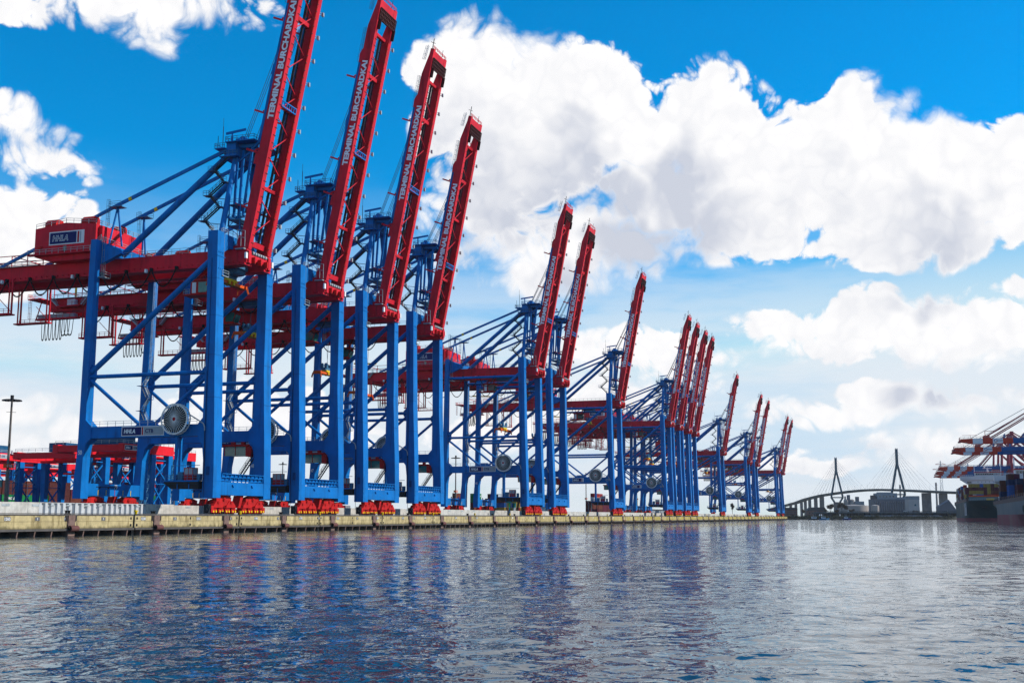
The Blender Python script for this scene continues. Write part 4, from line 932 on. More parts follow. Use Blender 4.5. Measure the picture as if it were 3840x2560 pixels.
# metre marks
for txt, s in (('1265', 0), ('1251', 14), ('1230', 35), ('1212', 53), ('1190', 75), ('1170', 95), ('1151', 114), ('1128', 137), ('1111', 154), ('1095', 170), ('1070', 195), ('1051', 214)):
    x = 152.67 + s
    qpart('number_plate', MB().box(x - 0.72, x + 0.72, QY - 0.03, QY - 0.002, 2.55, 3.18), M['plate'])
    me = fit_text('metre_mark', txt, 1.25, 0.46, M['white'], 0.004, 0.02)
    o = obj('metre_mark', xform(me, on_minus_y(x - 0.62, QY - 0.04, 2.63)), qw, (-X0, -QY, 0))
for s in (6.8, 23.5, 45.0, 64.8, 84.6, 104, 125, 146, 162, 182, 204):
    x = 152.67 + s
    qpart('mark_plate', MB().box(x - 0.55, x + 0.55, QY - 0.03, QY - 0.002, 2.55, 3.15), M['plate'])
    qpart('mark_bar', MB().box(x - 0.05, x + 0.05, QY - 0.05, QY - 0.031, 2.66, 3.04), M['white'])
for k in range(26):
    x = 152.67 + 232 + k * 19
    qpart('mark_plate', MB().box(x - 0.4, x + 0.4, QY - 0.03, QY - 0.002, 2.6, 3.15), M['white'] if k % 2 else M['plate'])

# fenders
fr = MB(); n = 20
ring = lambda r, x: [(x, math.cos(2 * math.pi * i / n) * r, math.sin(2 * math.pi * i / n) * r) for i in range(n)]
vs = ring(0.52, -1.0) + ring(0.52, 1.0) + ring(0.40, -1.0) + ring(0.40, 1.0)
fr.add(vs, [(i, (i + 1) % n, n + (i + 1) % n, n + i) for i in range(n)] + [(2 * n + i, 3 * n + i, 3 * n + (i + 1) % n, 2 * n + (i + 1) % n) for i in range(n)], True)
fr.add(vs, [(i, 2 * n + i, 2 * n + (i + 1) % n, (i + 1) % n) for i in range(n)] + [(n + i, n + (i + 1) % n, 3 * n + (i + 1) % n, 3 * n + i) for i in range(n)])
FM = {'cylinder': fr.mesh('cylinder', M['fender']),
      'bore_shade': MB().box(-0.9, 0.9, -0.36, 0.36, -0.3, 0.3).mesh('bore_shade', M['black']),  # black block plugs the hollow cylinder, colour stands for the shade in its bore
      'backing_plate': MB().box(-0.85, 0.85, 0.36, 0.62, -1.2, 2.22).mesh('backing_plate', M['rust']),
      'chain': MB().path([(-1.0, 0, 0.1), (-1.2, 0.45, 1.2), (-1.15, 0.5, 2.2)], 0.05, 4).path([(1.0, 0, 0.1), (1.15, 0.45, 1.2), (1.1, 0.5, 2.2)], 0.05, 4).mesh('chain', M['rust']),
      'chain_slot_shade': MB().box(-1.45, -0.9, 0.50, 0.62, 1.3, 2.15).box(0.9, 1.45, 0.50, 0.62, 1.3, 2.15).mesh('chain_slot_shade', M['dark'])}  # dark blocks on the wall, coloured as the shade in the chain hollows
near_f = {0: 'red-brown rubber cylinder fender hanging under the number 1251', 1: 'cylinder fender just right of the number 1230', 2: 'cylinder fender between the numbers 1212 and 1190', 3: 'cylinder fender between the numbers 1190 and 1170', 4: 'cylinder fender between the numbers 1170 and 1151, fifth from the left'}
near_f = {k: v for k, v in near_f.items()}
for k in range(-4, 52):
    x = 167.6 + 24.0 * k
    f = empty('quay_fender', (x, QY - 0.62, 1.22))
    f.rotation_euler = (0, 0, R(RNG.uniform(-4, 4)))
    for nm, me in FM.items():
        if nm in ('bore_shade', 'chain') and k > 14: continue
        obj(nm, me, f)
    tag(f, near_f.get(k) if k in near_f else ( 'small dark cylinder fender hung on the quay wall further along the row'), 'fender', 'cylinder fenders along the quay wall')
# bollards
BM_ = {'black': MB().tube((0, 0, 0), (0, 0, 0.5), 0.2, 10).tube((0, 0, 0.5), (0, 0, 0.62), 0.32, 10).mesh('bollard', M['black']),
       'yellow': MB().tube((0, 0, 0), (0, 0, 0.55), 0.24, 10).tube((0, 0, 0.5), (0, 0, 0.72), 0.34, 10).bar((0, 0, 0.55), (-0.5, -0.1, 0.65), 0.3).mesh('bollard', M['yellow'])}
BM_['dfoot'] = MB().box(-0.5, 0.5, -0.4, 0.4, 0, 0.05).mesh('foot', M['edge'])
def bollard(x, kind, label, grp):
    b_ = empty('bollard', (x, QY + 0.55, QZ))
    if kind == 'black':
        obj('post', BM_['black'], b_, (-0.35, 0, 0.05)); obj('post', BM_['black'], b_, (0.35, 0, 0.05))
    else: obj('post', BM_['yellow'], b_, (0, 0, 0.05))
    obj('foot', BM_['dfoot'], b_)
    tag(b_, label, 'bollard', grp)
for k in range(-2, 50):
    bollard(167.4 + 24 * k, 'black', 'twin black mooring bollard above the fender at 1251' if k == 0 else 'twin black mooring bollard on the quay edge above a fender', 'black twin bollards on the quay edge')
for k in range(-1, 33):
    bollard(186.2 + 36 * k, 'yellow', 'yellow mooring bollard beside the first wall joint, left of the number 1230' if k == 0 else 'yellow mooring bollard on the quay edge beside a wall joint', 'yellow bollards on the quay edge')

# flood wall behind the seaside rail
FY = 149.6
fw = tag(empty('flood_wall', (X0, FY, QZ)), 'low pale concrete flood wall behind the seaside crane rail', 'wall')
x = X0; k = 0
segs = []
while x < X1 - 8:
    L = 12.0 if x > 215 else 10.0
    if x < 177.9 < x + L: L = 177.9 - x
    if 177 < x < 178.5:
        x = 209.8; continue
    segs.append((x, min(L, X1 - 4 - x))); x += L
for (a, L) in segs:
    h = 2.2 if a < 215 else 2.05
    o = MB().box(a + 0.03, a + L - 0.03, FY, FY + 0.45, QZ, QZ + h).mesh('wall_segment', M['wallc'])
    obj('wall_segment', o, fw, (-X0, -FY, -QZ))
    if a < 560:
        me = MB().box(a + L * 0.35, a + L * 0.35 + 1.9, FY - 0.04, FY - 0.004, QZ + 1.45, QZ + 1.85).mesh('anchor_plate', M['galv'])
        obj('anchor_plate', me, fw, (-X0, -FY, -QZ))
    if 400 < a < 700 and int(a / 12) % 2 == 0:
        me = MB().box(a + L * 0.7, a + L * 0.7 + 1.0, FY - 0.03, FY - 0.004, QZ + 0.3, QZ + 1.0).mesh('marker_plate', M['plate'])
        obj('marker_plate', me, fw, (-X0, -FY, -QZ))
for gi, (a, b_) in enumerate(((177.9, 187.6), (187.75, 196.6), (196.75, 209.75))):
    g0 = empty('flood_gate', (a, FY, QZ))
    w = 1.5; nrib = int((b_ - a) / w); w = (b_ - a) / nrib
    poly = []
    for q in range(nrib): poly += [(q * w, 0.0), (q * w + w * 0.42, 0.0), (q * w + w * 0.55, 0.42), (q * w + w * 0.87, 0.42)]
    poly += [(nrib * w, 0.0)]
    me = MB(); top = [(u, v - 0.02, 2.1) for u, v in poly]; bot = [(u, v - 0.02, 0.02) for u, v in poly]; nn = len(poly)
    top2 = [(u, v + 0.06, 2.1) for u, v in poly]; bot2 = [(u, v + 0.06, 0.02) for u, v in poly]
    for q in range(nn - 1): me.add([bot[q], bot[q + 1], top[q + 1], top[q], bot2[q], bot2[q + 1], top2[q + 1], top2[q]], [(0, 1, 2, 3), (5, 4, 7, 6)])
    obj('corrugated_sheet', me.mesh('corrugated_sheet', M['gate']), g0)
    obj('top_rail', MB().box(0, b_ - a, -0.06, 0.5, 2.1, 2.2).mesh('top_rail', M['gate']), g0)
    for q in (0.3, 0.75): obj('latch', MB().box(q * (b_ - a), q * (b_ - a) + 1.1, -0.12, -0.04, 1.6, 1.85).mesh('latch', M['galv']), g0)
    tag(g0, ('left corrugated steel flood gate panel beside the concrete wall', 'middle corrugated steel flood gate panel', 'right corrugated steel flood gate panel next to a concrete wall end')[gi], 'gate', 'corrugated steel flood gate panels in the flood wall')

# ------------------------------------------------------------------ lamp masts
M['mast'] = paint('mast_grey', (0.17, 0.15, 0.14), 0.7, 0.3, 0.5, (0.05, 0.045, 0.04), 0.5)
def high_mast(x, y, h, label, sign=True):
    r = empty('light_mast', (x, y, QZ))
    obj('pole', MB().tube((0, 0, 0), (0, 0, 11.5), 0.52, 12, 0.46).tube((0, 0, 11.5), (0, 0, h), 0.36, 12, 0.26).tube((0, 0, 11.3), (0, 0, 11.7), 0.62, 12).mesh('pole', M['mast']), r)
    cm = MB().tube((0, 0, h - 0.3), (0, 0, h + 1.0), 0.45, 10)
    for i in range(10):
        t = 2 * math.pi * i / 10; cm.bar((0, 0, h - 0.05), (2.0 * math.cos(t), 2.0 * math.sin(t), h - 0.25), 0.14)
        t2 = 2 * math.pi * (i + 1) / 10; cm.bar((2.0 * math.cos(t), 2.0 * math.sin(t), h - 0.25), (2.0 * math.cos(t2), 2.0 * math.sin(t2), h - 0.25), 0.14)
    obj('lamp_ring', cm.mesh('lamp_ring', M['dark']), r)
    if 'mlamp' not in PROTO: PROTO['mlamp'] = MB().loft([(-0.35, -0.5, 0.1), (0.35, -0.5, 0.1), (0.35, 0.5, 0.1), (-0.35, 0.5, 0.1)], [(-0.55, -0.55, -0.22), (0.55, -0.55, -0.22), (0.55, 0.55, -0.22), (-0.55, 0.55, -0.22)]).mesh('lamp', M['dark'])
    for i in range(10):
        t = 2 * math.pi * i / 10; obj('lamp', PROTO['mlamp'], r, (2.05 * math.cos(t), 2.05 * math.sin(t), h - 0.35), (0, 0, t))
    obj('cross_arm', MB().bar((-1.2, 0.6, h - 3.6), (1.2, -0.6, h - 3.6), 0.1).mesh('cross_arm', M['dark']), r)
    if sign:
        obj('sign_panel', MB().box(-1.5, 1.2, -0.75, -0.62, 12.6, 13.7).box(-0.75, -0.6, -0.9, 0.9, 12.6, 13.7).mesh('sign_panel', M['orange']), r)
        me = fit_text('sign_letters', '1Q', 0.95, 0.75, M['white'], 0.01, 0.03)
        obj('sign_letters', xform(me, on_minus_y(-0.3, -0.77, 12.77)), r)
        me = fit_text('sign_letters', 'Q', 0.6, 0.75, M['white'], 0.01, 0.03)
        obj('sign_letters', xform(me, on_minus_y(-1.3, -0.77, 12.77)), r)
    return tag(r, label, 'lamp mast', 'tall light masts in the terminal')
def street_light(x, y, h, label):
    r = empty('street_light', (x, y, QZ))
    obj('pole', MB().tube((0, 0, 0), (0, 0, h), 0.11, 8, 0.07).mesh('pole', M['galv']), r)
    obj('arms', MB().bar((0, 0, h - 0.1), (-1.5, 0, h + 0.35), 0.09).bar((0, 0, h - 0.1), (1.5, 0, h + 0.35), 0.09).mesh('arms', M['galv']), r)
    for s_ in (-1, 1): obj('lamp', MB().box(-0.45 + 1.7 * s_, 0.45 + 1.7 * s_, -0.15, 0.15, h + 0.3, h + 0.42).mesh('lamp', M['galv']), r)
    return tag(r, label, 'street light', 'two-armed street lights behind the flood wall')
for (x, y, l) in ((260.8, 230.3, 'tall light mast with orange 1Q sign at the far left edge'), (635.4, 357.5, 'tall light mast seen small between the second and third crane'), (596, 230.5, 'tall light mast standing between the fourth and fifth crane'),
                  (866, 230, 'tall light mast seen behind the sixth and seventh crane'), (906, 200, 'tall light mast just right of the lone seventh crane'), (1025.5, 176, 'tall light mast right of the row of four cranes')):
    high_mast(x, y, 31.3, l, True)
for (x, y, l) in ((272.7, 233.6, 'two-armed street light in front of the green container'), (301.7, 237.9, 'two-armed street light in front of the left end of the nearest landside sill'), (325.3, 237.6, 'two-armed street light in front of the right end of the nearest landside sill'), (351.3, 239.3, 'two-armed street light in front of the second landside sill')):
    street_light(x, y, 8.4, l)
for k, (x, y) in enumerate(((640, 190), (690, 180), (740, 195), (800, 185), (870, 180), (960, 185))):
    street_light(x, y, 8.4, ('street light left of the colourful container ends', 'street light right of the colourful container ends', 'street light left of the dark container stack', 'street light right of the dark container stack', 'street light behind the seventh crane', 'street light behind the row of four cranes')[k])

# ------------------------------------------------------------------ yard gantry cranes
M['rmgred'] = paint('yard_crane_red', (0.78, 0.016, 0.030), 0.45, 0.12, 0.2, (0.2, 0.02, 0.02), 0.3)
M['rmghouse'] = paint('yard_house_blue', (0.012, 0.09, 0.20), 0.5, 0.15, 0.3, (0.02, 0.04, 0.06), 0.3)
RM = {}
def rmg_meshes():
    r = RM
    r['beam'] = MB().box(-15, 11.0, -0.9, 0.9, 19.2, 21.7).mesh('beam', M['rmgred'])
    r['end_block'] = MB().box(-0.6, 10.9, -1.1, 1.1, 18.95, 21.85).mesh('end_block', M['rmgred'])
    r['cross_beam'] = MB().box(-1.0, 1.0, 0.9, 23.1, 19.4, 21.4).mesh('cross_beam', M['rmgred'])
    r['leg'] = MB().chain([[(-0.7, -0.8, 0.9), (0.7, -0.8, 0.9), (0.7, 0.8, 0.9), (-0.7, 0.8, 0.9)], [(-1.1, -1.0, 12), (1.1, -1.0, 12), (1.1, 1.0, 12), (-1.1, 1.0, 12)], [(-1.15, -1.0, 18.95), (1.15, -1.0, 18.95), (1.15, 1.0, 18.95), (-1.15, 1.0, 18.95)]]).mesh('leg', M['blue'])
    r['bracing'] = MB().bar((1.2, 0, 17.3), (9.0, 0, 17.3), 0.3).bar((1.2, 0, 17.0), (9.0, 0, 10.5), 0.4).bar((9.0, 0, 17.0), (1.2, 0, 10.5), 0.4).bar((1.2, 0, 10.2), (8.8, 0, 2.4), 0.4).bar((8.8, 0, 10.2), (1.2, 0, 2.4), 0.4).bar((1.0, 0, 9.9), (9.0, 0, 9.9), 0.25).mesh('bracing', M['blue'])
    r['sill'] = MB().box(-1.6, 11.6, -0.7, 0.7, 0.5, 1.6).box(-1.4, 0.9, -0.4, 0.4, 0.0, 0.6).box(9.0, 11.3, -0.4, 0.4, 0.0, 0.6).mesh('sill', M['blue'])
    r['machine_house'] = MB().box(-9, 3, 8.0, 15.0, 21.9, 25.0).box(-5, -4.2, 7.93, 8.0, 22.0, 24.0).mesh('machine_house', M['rmghouse'])
    r['railing'] = MB().rail([(-15, -0.8, 21.7), (11, -0.8, 21.7)], 1.1, 0.045, 2.6).rail([(-15, -1.4, 21.7), (-15, 24, 21.7)], 1.1, 0.045, 2.6).mesh('railing', M['galv'])
    r['stair_tower'] = MB()
    for k in range(6): r['stair_tower'].box(-3.4, -1.3, -0.8, 0.8, 2.6 + k * 2.9, 2.75 + k * 2.9).bar((-3.3, -0.7, 2.7 + k * 2.9), (-1.5, -0.7, 5.5 + k * 2.9), 0.15, 0.3).rail([(-3.4, -0.8, 2.75 + k * 2.9), (-1.3, -0.8, 2.75 + k * 2.9)])
    r['stair_tower'] = r['stair_tower'].bar((-3.4, -0.8, 0), (-3.4, -0.8, 20), 0.16).bar((-3.4, 0.8, 0), (-3.4, 0.8, 20), 0.16).mesh('stair_tower', M['bluerail'])
    r['trolley'] = MB().box(-4.6, -0.6, 1.5, 22.0, 18.3, 19.1).mesh('trolley', M['red'])
    r['spreader'] = MB().box(-9.0, 3.0, 6, 8.4, 14.0, 14.6).box(-4.6, -1.4, 5.8, 8.6, 14.6, 16.0).bar((-4, 7, 16), (-4, 7, 18.4), 0.1).bar((-2, 7, 16), (-2, 7, 18.4), 0.1).mesh('spreader', M['rmgred'])
    rim = MB()
    for i in range(28):
        t = 2 * math.pi * i / 28; t2 = 2 * math.pi * (i + 1) / 28
        rim.bar((11.8, -1.2, 5.2), (11.8 + 2.5 * math.cos(t), -1.2, 5.2 + 2.5 * math.sin(t)), 0.09)
        rim.bar((11.8 + 2.5 * math.cos(t), -1.2, 5.2 + 2.5 * math.sin(t)), (11.8 + 2.5 * math.cos(t2), -1.2, 5.2 + 2.5 * math.sin(t2)), 0.22)
    r['cable_reel'] = rim.tube((11.8, -1.3, 5.2), (11.8, -0.6, 5.2), 0.5, 10).mesh('cable_reel', M['reel'])
    r['flood_lamp'] = MB().box(-5.4, -3.6, -1.6, -0.95, 21.4, 22.6).bar((-4.5, -1.2, 20.8), (-2.5, -1.2, 20.6), 0.2).mesh('flood_lamp', M['white'])
rmg_meshes()
def rmg(x, y, label, reel=False, spread=True):
    r = empty('yard_gantry_crane', (x, y, QZ))
    for yy in (0, 24):
        obj('beam', RM['beam'], r, (0, yy, 0)); obj('end_block', RM['end_block'], r, (0, yy, 0))
        obj('leg', RM['leg'], r, (0.6, yy, 0)); obj('leg', RM['leg'], r, (9.6, yy, 0))
        obj('bracing', RM['bracing'], r, (0, yy, 0)); obj('sill', RM['sill'], r, (0, yy, 0))
    for xx in (-13.9, 5): obj('cross_beam', RM['cross_beam'], r, (xx, 0, 0))
    for k in ('machine_house', 'railing', 'stair_tower', 'trolley', 'flood_lamp'): obj(k, RM[k], r)
    if spread: obj('spreader', RM['spreader'], r)
    if reel: obj('cable_reel', RM['cable_reel'], r)
    logo_parts(r, lambda u, v: on_minus_y(-14.3 + u, -0.9, v), 0.0, 19.75, 1.5, True)
    return tag(r, label, 'gantry crane', 'red and blue yard gantry cranes behind the quay cranes')
rmg(346, 300.7, 'red and blue yard gantry crane half cut off by the left edge', spread=False)
rmg(357.8 - 9.0, 268, 'red and blue yard gantry crane with cable reel, just left of the nearest crane leg', reel=True)
rmg(375.5 - 10, 262, 'red and blue yard gantry crane seen through the nearest crane, its spreader hanging')
rmg(318, 226, 'closest yard gantry crane, red block on blue legs right of the nearest landside leg', spread=False)
rmg(352, 240, 'yard gantry crane seen behind the hung platform of the nearest crane')
rmg(392, 352, 'yard gantry crane in the second row, showing a sign under the first girder at left')
rmg(420, 340, 'yard gantry crane in the second row, seen left of the nearest sill', spread=True)
rmg(455, 330, 'yard gantry crane in the second row, right of the nearest far landside leg')
rmg(440, 412, 'low looking yard gantry crane in the back row at left, blue sign at its end', spread=False)
rmg(478, 396, 'yard gantry crane in the back row behind the middle of the nearest sill')
rmg(520, 385, 'yard gantry crane in the back row behind the second crane')

# ------------------------------------------------------------------ containers
def container_mesh(L, h=2.59):
    w = 2.44; m = MB()
    def corr(a0, a1, at, n, along, flip):
        # corrugated wall made of n trapezoid ribs
        poly = []; st = (a1 - a0) / n; dp = 0.06 * flip
        for q in range(n): poly += [(a0 + q * st, 0), (a0 + q * st + st * 0.35, 0), (a0 + q * st + st * 0.5, dp), (a0 + q * st + st * 0.85, dp)]
        poly.append((a1, 0))
        for q in range(len(poly) - 1):
            (u0, v0), (u1, v1) = poly[q], poly[q + 1]
            if along == 'x': m.add([(u0, at + v0, 0.14), (u1, at + v1, 0.14), (u1, at + v1, h - 0.1), (u0, at + v0, h - 0.1)], [(0, 1, 2, 3)])
            else: m.add([(at + v0, u0, 0.14), (at + v1, u1, 0.14), (at + v1, u1, h - 0.1), (at + v0, u0, h - 0.1)], [(0, 1, 2, 3)])
    n = 14 if L > 8 else 7
    corr(0.12, L - 0.12, 0.05, n, 'x', 1); corr(0.12, L - 0.12, w - 0.05, n, 'x', -1); corr(0.12, w - 0.12, L - 0.05, 4, 'y', -1)
    m.box(0.06, 0.1, 0.1, w - 0.1, 0.14, h - 0.1)
    for y in (0.45, 0.95, 1.49, 1.99): m.bar((0.03, y, 0.2), (0.03, y, h - 0.12), 0.07)
    m.box(0.0, 0.08, w / 2 - 0.03, w / 2 + 0.03, 0.14, h - 0.1)
    for x in (0, L - 0.14):
        for y in (0, w - 0.14): m.box(x, x + 0.14, y, y + 0.14, 0, h)
    for y in (0, w - 0.12): m.box(0.14, L - 0.14, y, y + 0.12, 0, 0.15); m.box(0.14, L - 0.14, y, y + 0.1, h - 0.11, h)
    for x in (0, L - 0.12): m.box(x, x + 0.12, 0.14, w - 0.14, 0, 0.15); m.box(x, x + 0.12, 0.14, w - 0.14, h - 0.12, h)
    m.box(0.12, L - 0.12, 0.1, w - 0.1, h - 0.06, h - 0.02)
    m.box(0.12, L - 0.12, 0.1, w - 0.1, 0.1, 0.14)
    return m.mesh('container', None)
CM = {40: container_mesh(12.19), 20: container_mesh(6.06)}
CC = {}
for nm, c in (('brown', (0.085, 0.022, 0.020)), ('rust brown', (0.13, 0.035, 0.022)), ('maroon', (0.10, 0.012, 0.03)), ('green', (0.01, 0.20, 0.055)), ('navy', (0.006, 0.022, 0.085)), ('dark teal', (0.006, 0.04, 0.065)), ('red', (0.36, 0.03, 0.025)), ('orange', (0.62, 0.14, 0.02)), ('grey', (0.38, 0.38, 0.39)), ('white', (0.66, 0.66, 0.66)), ('blue', (0.015, 0.10, 0.33)), ('yellow', (0.36, 0.24, 0.05)), ('teal', (0.01, 0.22, 0.24))):
    CC[nm] = paint('container_' + nm.replace(' ', '_'), c, 0.6, 0.18, 0.35, tuple(x * 0.4 for x in c), 0.45)
for me in CM.values(): me.materials.append(CC['brown'])
def container(x, y, z, colour, rz=0.0, size=40, where='in the yard', label=None):
    o = obj('shipping_container', CM[size], None, (x, y, z), (0, 0, rz))
    o.material_slots[0].link = 'OBJECT'; o.material_slots[0].material = CC[colour]
    tag(o, label or '%s shipping container stacked %s' % (colour, where), 'container', '%s containers %s' % (colour, where))
    return o
def on_side(o, txt, u, v, length, height, mat='white'):
    me = fit_text('lettering', txt, length, height, M[mat], 0.004, 0.03)
    return obj('lettering', xform(me, on_minus_y(u, -0.01, v)), o)
BR = ['brown', 'brown', 'rust brown', 'brown', 'maroon']
# long sides facing the water, behind the first yard cranes
for j in range(5):
    for i in range(7):
        x = 318 + i * 12.6; y = 316 + 0.0 * i
        col = RNG.choice(BR)
        lab = None
        if j == 2 and i in (3, 4): col = 'green'
        if j == 2 and i == 2: col = 'navy'
        if j == 4 and i == 2: col = 'dark teal'
        if j == 4 and i in (6,): continue
        o = container(x, y, QZ + j * 2.6, col, where='in the long row at far left behind the yard cranes', label={(2, 3): 'green container with white EVERGREEN lettering in the row at far left', (2, 2): 'dark blue container lettered FEEDER at the far left edge', (4, 2): 'dark teal container lettered CMA CGM on top of the far left row'}.get((j, i)))
        if (j, i) == (2, 3): on_side(o, 'EVERGREEN', 1.0, 0.75, 7.6, 0.95)
        if (j, i) == (2, 2): on_side(o, 'FEEDER', 5.5, 0.8, 4.2, 0.75)
        if (j, i) == (4, 2): on_side(o, 'CMA CGM', 3.0, 0.7, 5.5, 0.8)
# ends of stacks, doors facing the water, seen between the first cranes
for i in range(6):
    for j in range(5):
        col = RNG.choice(['brown', 'rust brown', 'maroon', 'red', 'brown', 'green', 'rust brown', 'grey'])
        container(394 + i * 2.75 + 2.44, 282, QZ + j * 2.6, col, R(90), where='in end-on stacks between the first two cranes')
for i in range(5):
    for j in range(2):
        container(520 + i * 2.8 + 2.44, 262, QZ + j * 2.6, RNG.choice(['brown', 'red', 'orange', 'green', 'maroon', 'grey']), R(90), where='in end-on stacks between the third and fourth crane')
# green stack and coloured ends right of the fourth crane
for i in range(3):
    for j in range(5):
        o = container(632 + i * 13, 244 - i * 6, QZ + j * 2.6, 'green' if j >= 3 and i == 1 else RNG.choice(['brown', 'rust brown', 'maroon']), where='in the stack seen through the fifth crane')
        if i == 1 and j >= 3:
            on_side(o, 'EVERGREEN', 3.5, 0.75, 7.6, 0.95)
            o['label'] = 'upper green container with EVERGREEN lettering seen through the fifth crane' if j == 4 else 'lower green container with EVERGREEN lettering seen through the fifth crane'
for i in range(15):
    for j in range(3 if i % 4 else 4):
        container(664 + i * 2.75 + 2.44, 226, QZ + j * 2.6, RNG.choice(['orange', 'yellow', 'green', 'blue', 'red', 'grey', 'white', 'brown', 'rust brown', 'teal']), R(90), where='in the colourful end-on stacks behind the fifth and sixth crane')
for i in range(3):
    for j in range(3):
        container(690 + i * 12.5, 216, QZ + j * 2.6, ('grey', 'navy', 'white')[(i + j) % 3], where='in the grey and navy stack behind the sixth crane')
for i in range(5):
    for j in range(6 if i in (1, 2) else 4):
        container(780 + i * 12.6, 205, QZ + j * 2.6, RNG.choice(['brown', 'rust brown', 'maroon']) if j < 4 else ('white', 'red')[j - 4], where='in the dark stack right of the sixth crane')
for i in range(5):
    for j in range(1 + (i * 7) % 3):
        container(900 + i * 40, 215, QZ + j * 2.6, RNG.choice(['grey', 'blue', 'brown', 'green', 'white']), where='in the low far stacks towards the quay end')

# ------------------------------------------------------------------ far bank, bridge, factories
M['bank'] = concrete('bank_soil', (0.085, 0.075, 0.055), (0.03, 0.035, 0.025), 0.7, None, 0.1)
M['teal'] = paint('bridge_teal_paint', (0.010, 0.065, 0.10), 0.55, 0.12, 0.05, (0.02, 0.05, 0.06), 0.4)
M['deckc'] = concrete('bridge_deck_concrete', (0.09, 0.11, 0.12), (0.09, 0.09, 0.09), 0.5, None, 0.08)
M['pier'] = concrete('pier_concrete', (0.17, 0.15, 0.145), (0.10, 0.09, 0.085), 0.5, None, 0.08)
M['brick'] = concrete('dark_brick', (0.17, 0.09, 0.07), (0.10, 0.05, 0.045), 0.5, None, 0.2)
M['shed'] = paint('grey_cladding', (0.22, 0.24, 0.27), 0.6, 0.12, 0.06, (0.2, 0.2, 0.22), 0.3, bump=0)
M['mill'] = paint('slate_cladding', (0.12, 0.125, 0.15), 0.7, 0.15, 0.05, (0.12, 0.12, 0.14), 0.4, bump=0)
M['pale'] = paint('pale_render', (0.40, 0.37, 0.36), 0.6, 0.1, 0.06, (0.28, 0.26, 0.26), 0.3, bump=0)
M['tank'] = paint('tank_cream', (0.33, 0.285, 0.26), 0.6, 0.08, 0.05, (0.36, 0.30, 0.27), 0.4, bump=0)
M['roof'] = paint('dark_roof', (0.07, 0.06, 0.065), 0.7, 0.15, 0.1, dirt_amt=0.2, bump=0)
M['pinkwhite'] = paint('ship_white', (0.72, 0.66, 0.64), 0.5, 0.06, 0.2, (0.45, 0.38, 0.34), 0.3)

bk = MB()
edge = [(1406.5, 141), (1429.5, 138.7), (1444.8, 93), (1464.6, 33), (1492.3, -50), (1512, -110)]
far = [(3900, 900), (3950, 700), (4000, 500), (4050, 200), (4100, -150), (4100, -500)]
rows = [[(x, y, -1.0) for x, y in edge], [(x + 4, y + 1, 1.6) for x, y in edge], [(x + 14, y + 3, 3.7) for x, y in edge], [(x, y, 6.0) for x, y in far]]
for a, b_ in zip(rows[:-1], rows[1:]):
    for i in range(len(edge) - 1): bk.add([a[i], a[i + 1], b_[i + 1], b_[i]], [(0, 1, 2, 3)])
tag(bk.build('far_bank', M['bank']), kind='structure')

BR_ = empty('cable_stayed_bridge', (2577, 85, 0))
def bpart(nm, mb, mat, parent=None):
    o = mb.build(nm, mat, parent or BR_); o.matrix_parent_inverse = Matrix.Identity(4)
    if parent is None: o.location = (-2577, -85, 0)
    return o
deck = [(3900, 430, 27), (3573, 348, 35.8), (3275, 283, 42.5), (3078, 246, 47.5), (2931, 212, 51.0), (2845, 190, 53.2), (2740.6, 151.8, 56.0), (2650, 115, 58.2), (2577, 85.5, 58.8), (2500, 54, 58.0), (2414.8, 19.3, 55.2), (2330, -17, 51.5), (2240, -55, 47.5), (2100, -115, 42)]
for p, q in zip(deck[:-1], deck[1:]):
    P_, Q_ = Vector(p), Vector(q); d_ = (Q_ - P_); d_.z = 0; d_.normalize(); n_ = Vector((-d_.y, d_.x, 0))
    def sec(c): return [c + n_ * 8.6, c + n_ * 4.0 + Vector((0, 0, -3.2)), c - n_ * 4.0 + Vector((0, 0, -3.2)), c - n_ * 8.6, c - n_ * 8.6 + Vector((0, 0, 1.2)), c + n_ * 8.6 + Vector((0, 0, 1.2))]
    bpart('deck_section', MB().loft(sec(P_), sec(Q_)), M['deckc'])
ax = Vector((0.926, 0.379, 0)); tr = Vector((-0.379, 0.926, 0))
def pylon(c):
    c = Vector(c)
    def at_(t, z, a=0.0): return c + tr * t + ax * a + Vector((0, 0, z))
    o = bpart('pylon', MB().bar(at_(0, 100), at_(0, 133.5), 4.4, 3.4, ax).bar(at_(-1.5, 132), at_(-1.9, 135.2), 1.2).bar(at_(1.5, 132), at_(1.9, 135.2), 1.2), M['teal'])
    for s in (-1, 1):
        bpart('pylon_leg', MB().bar(at_(0.9 * s, 103), at_(12.4 * s, 50), 3.3, 3.6, ax), M['teal'])
        bpart('pylon_leg', MB().bar(at_(12.4 * s, 51), at_(12.8 * s, 44.5), 3.3, 3.6, ax).bar(at_(12.8 * s, 45.5), at_(6.0 * s, 35.4), 3.3, 3.6, ax), M['teal'])
    bpart('cross_beam', MB().bar(at_(-12, 46), at_(12, 46), 2.0, 2.4), M['teal'])
    bpart('pier', MB().bar(at_(0, 0), at_(0, 36), 15, 7, ax), M['pier'])
    for s in (-1, 1):
        for k in range(6):
            zt = 131 - k * 5.0; reach = 158 - k * 25.0
            for side in (-1, 1):
                p_ = at_(0, zt); q_ = c + ax * reach * s + tr * 7.9 * side
                # deck height there
                best = min(range(len(deck) - 1), key=lambda i: abs((Vector(deck[i]) + Vector(deck[i + 1])).to_2d().x / 2 - q_.x))
                a_, b2_ = Vector(deck[best]), Vector(deck[best + 1]); f = max(0, min(1, (q_.x - a_.x) / (b2_.x - a_.x)))
                q_.z = a_.z + (b2_.z - a_.z) * f + 1.2
                bpart('stay_cable', MB().tube(p_, q_, 0.15, 4), M['rope'])
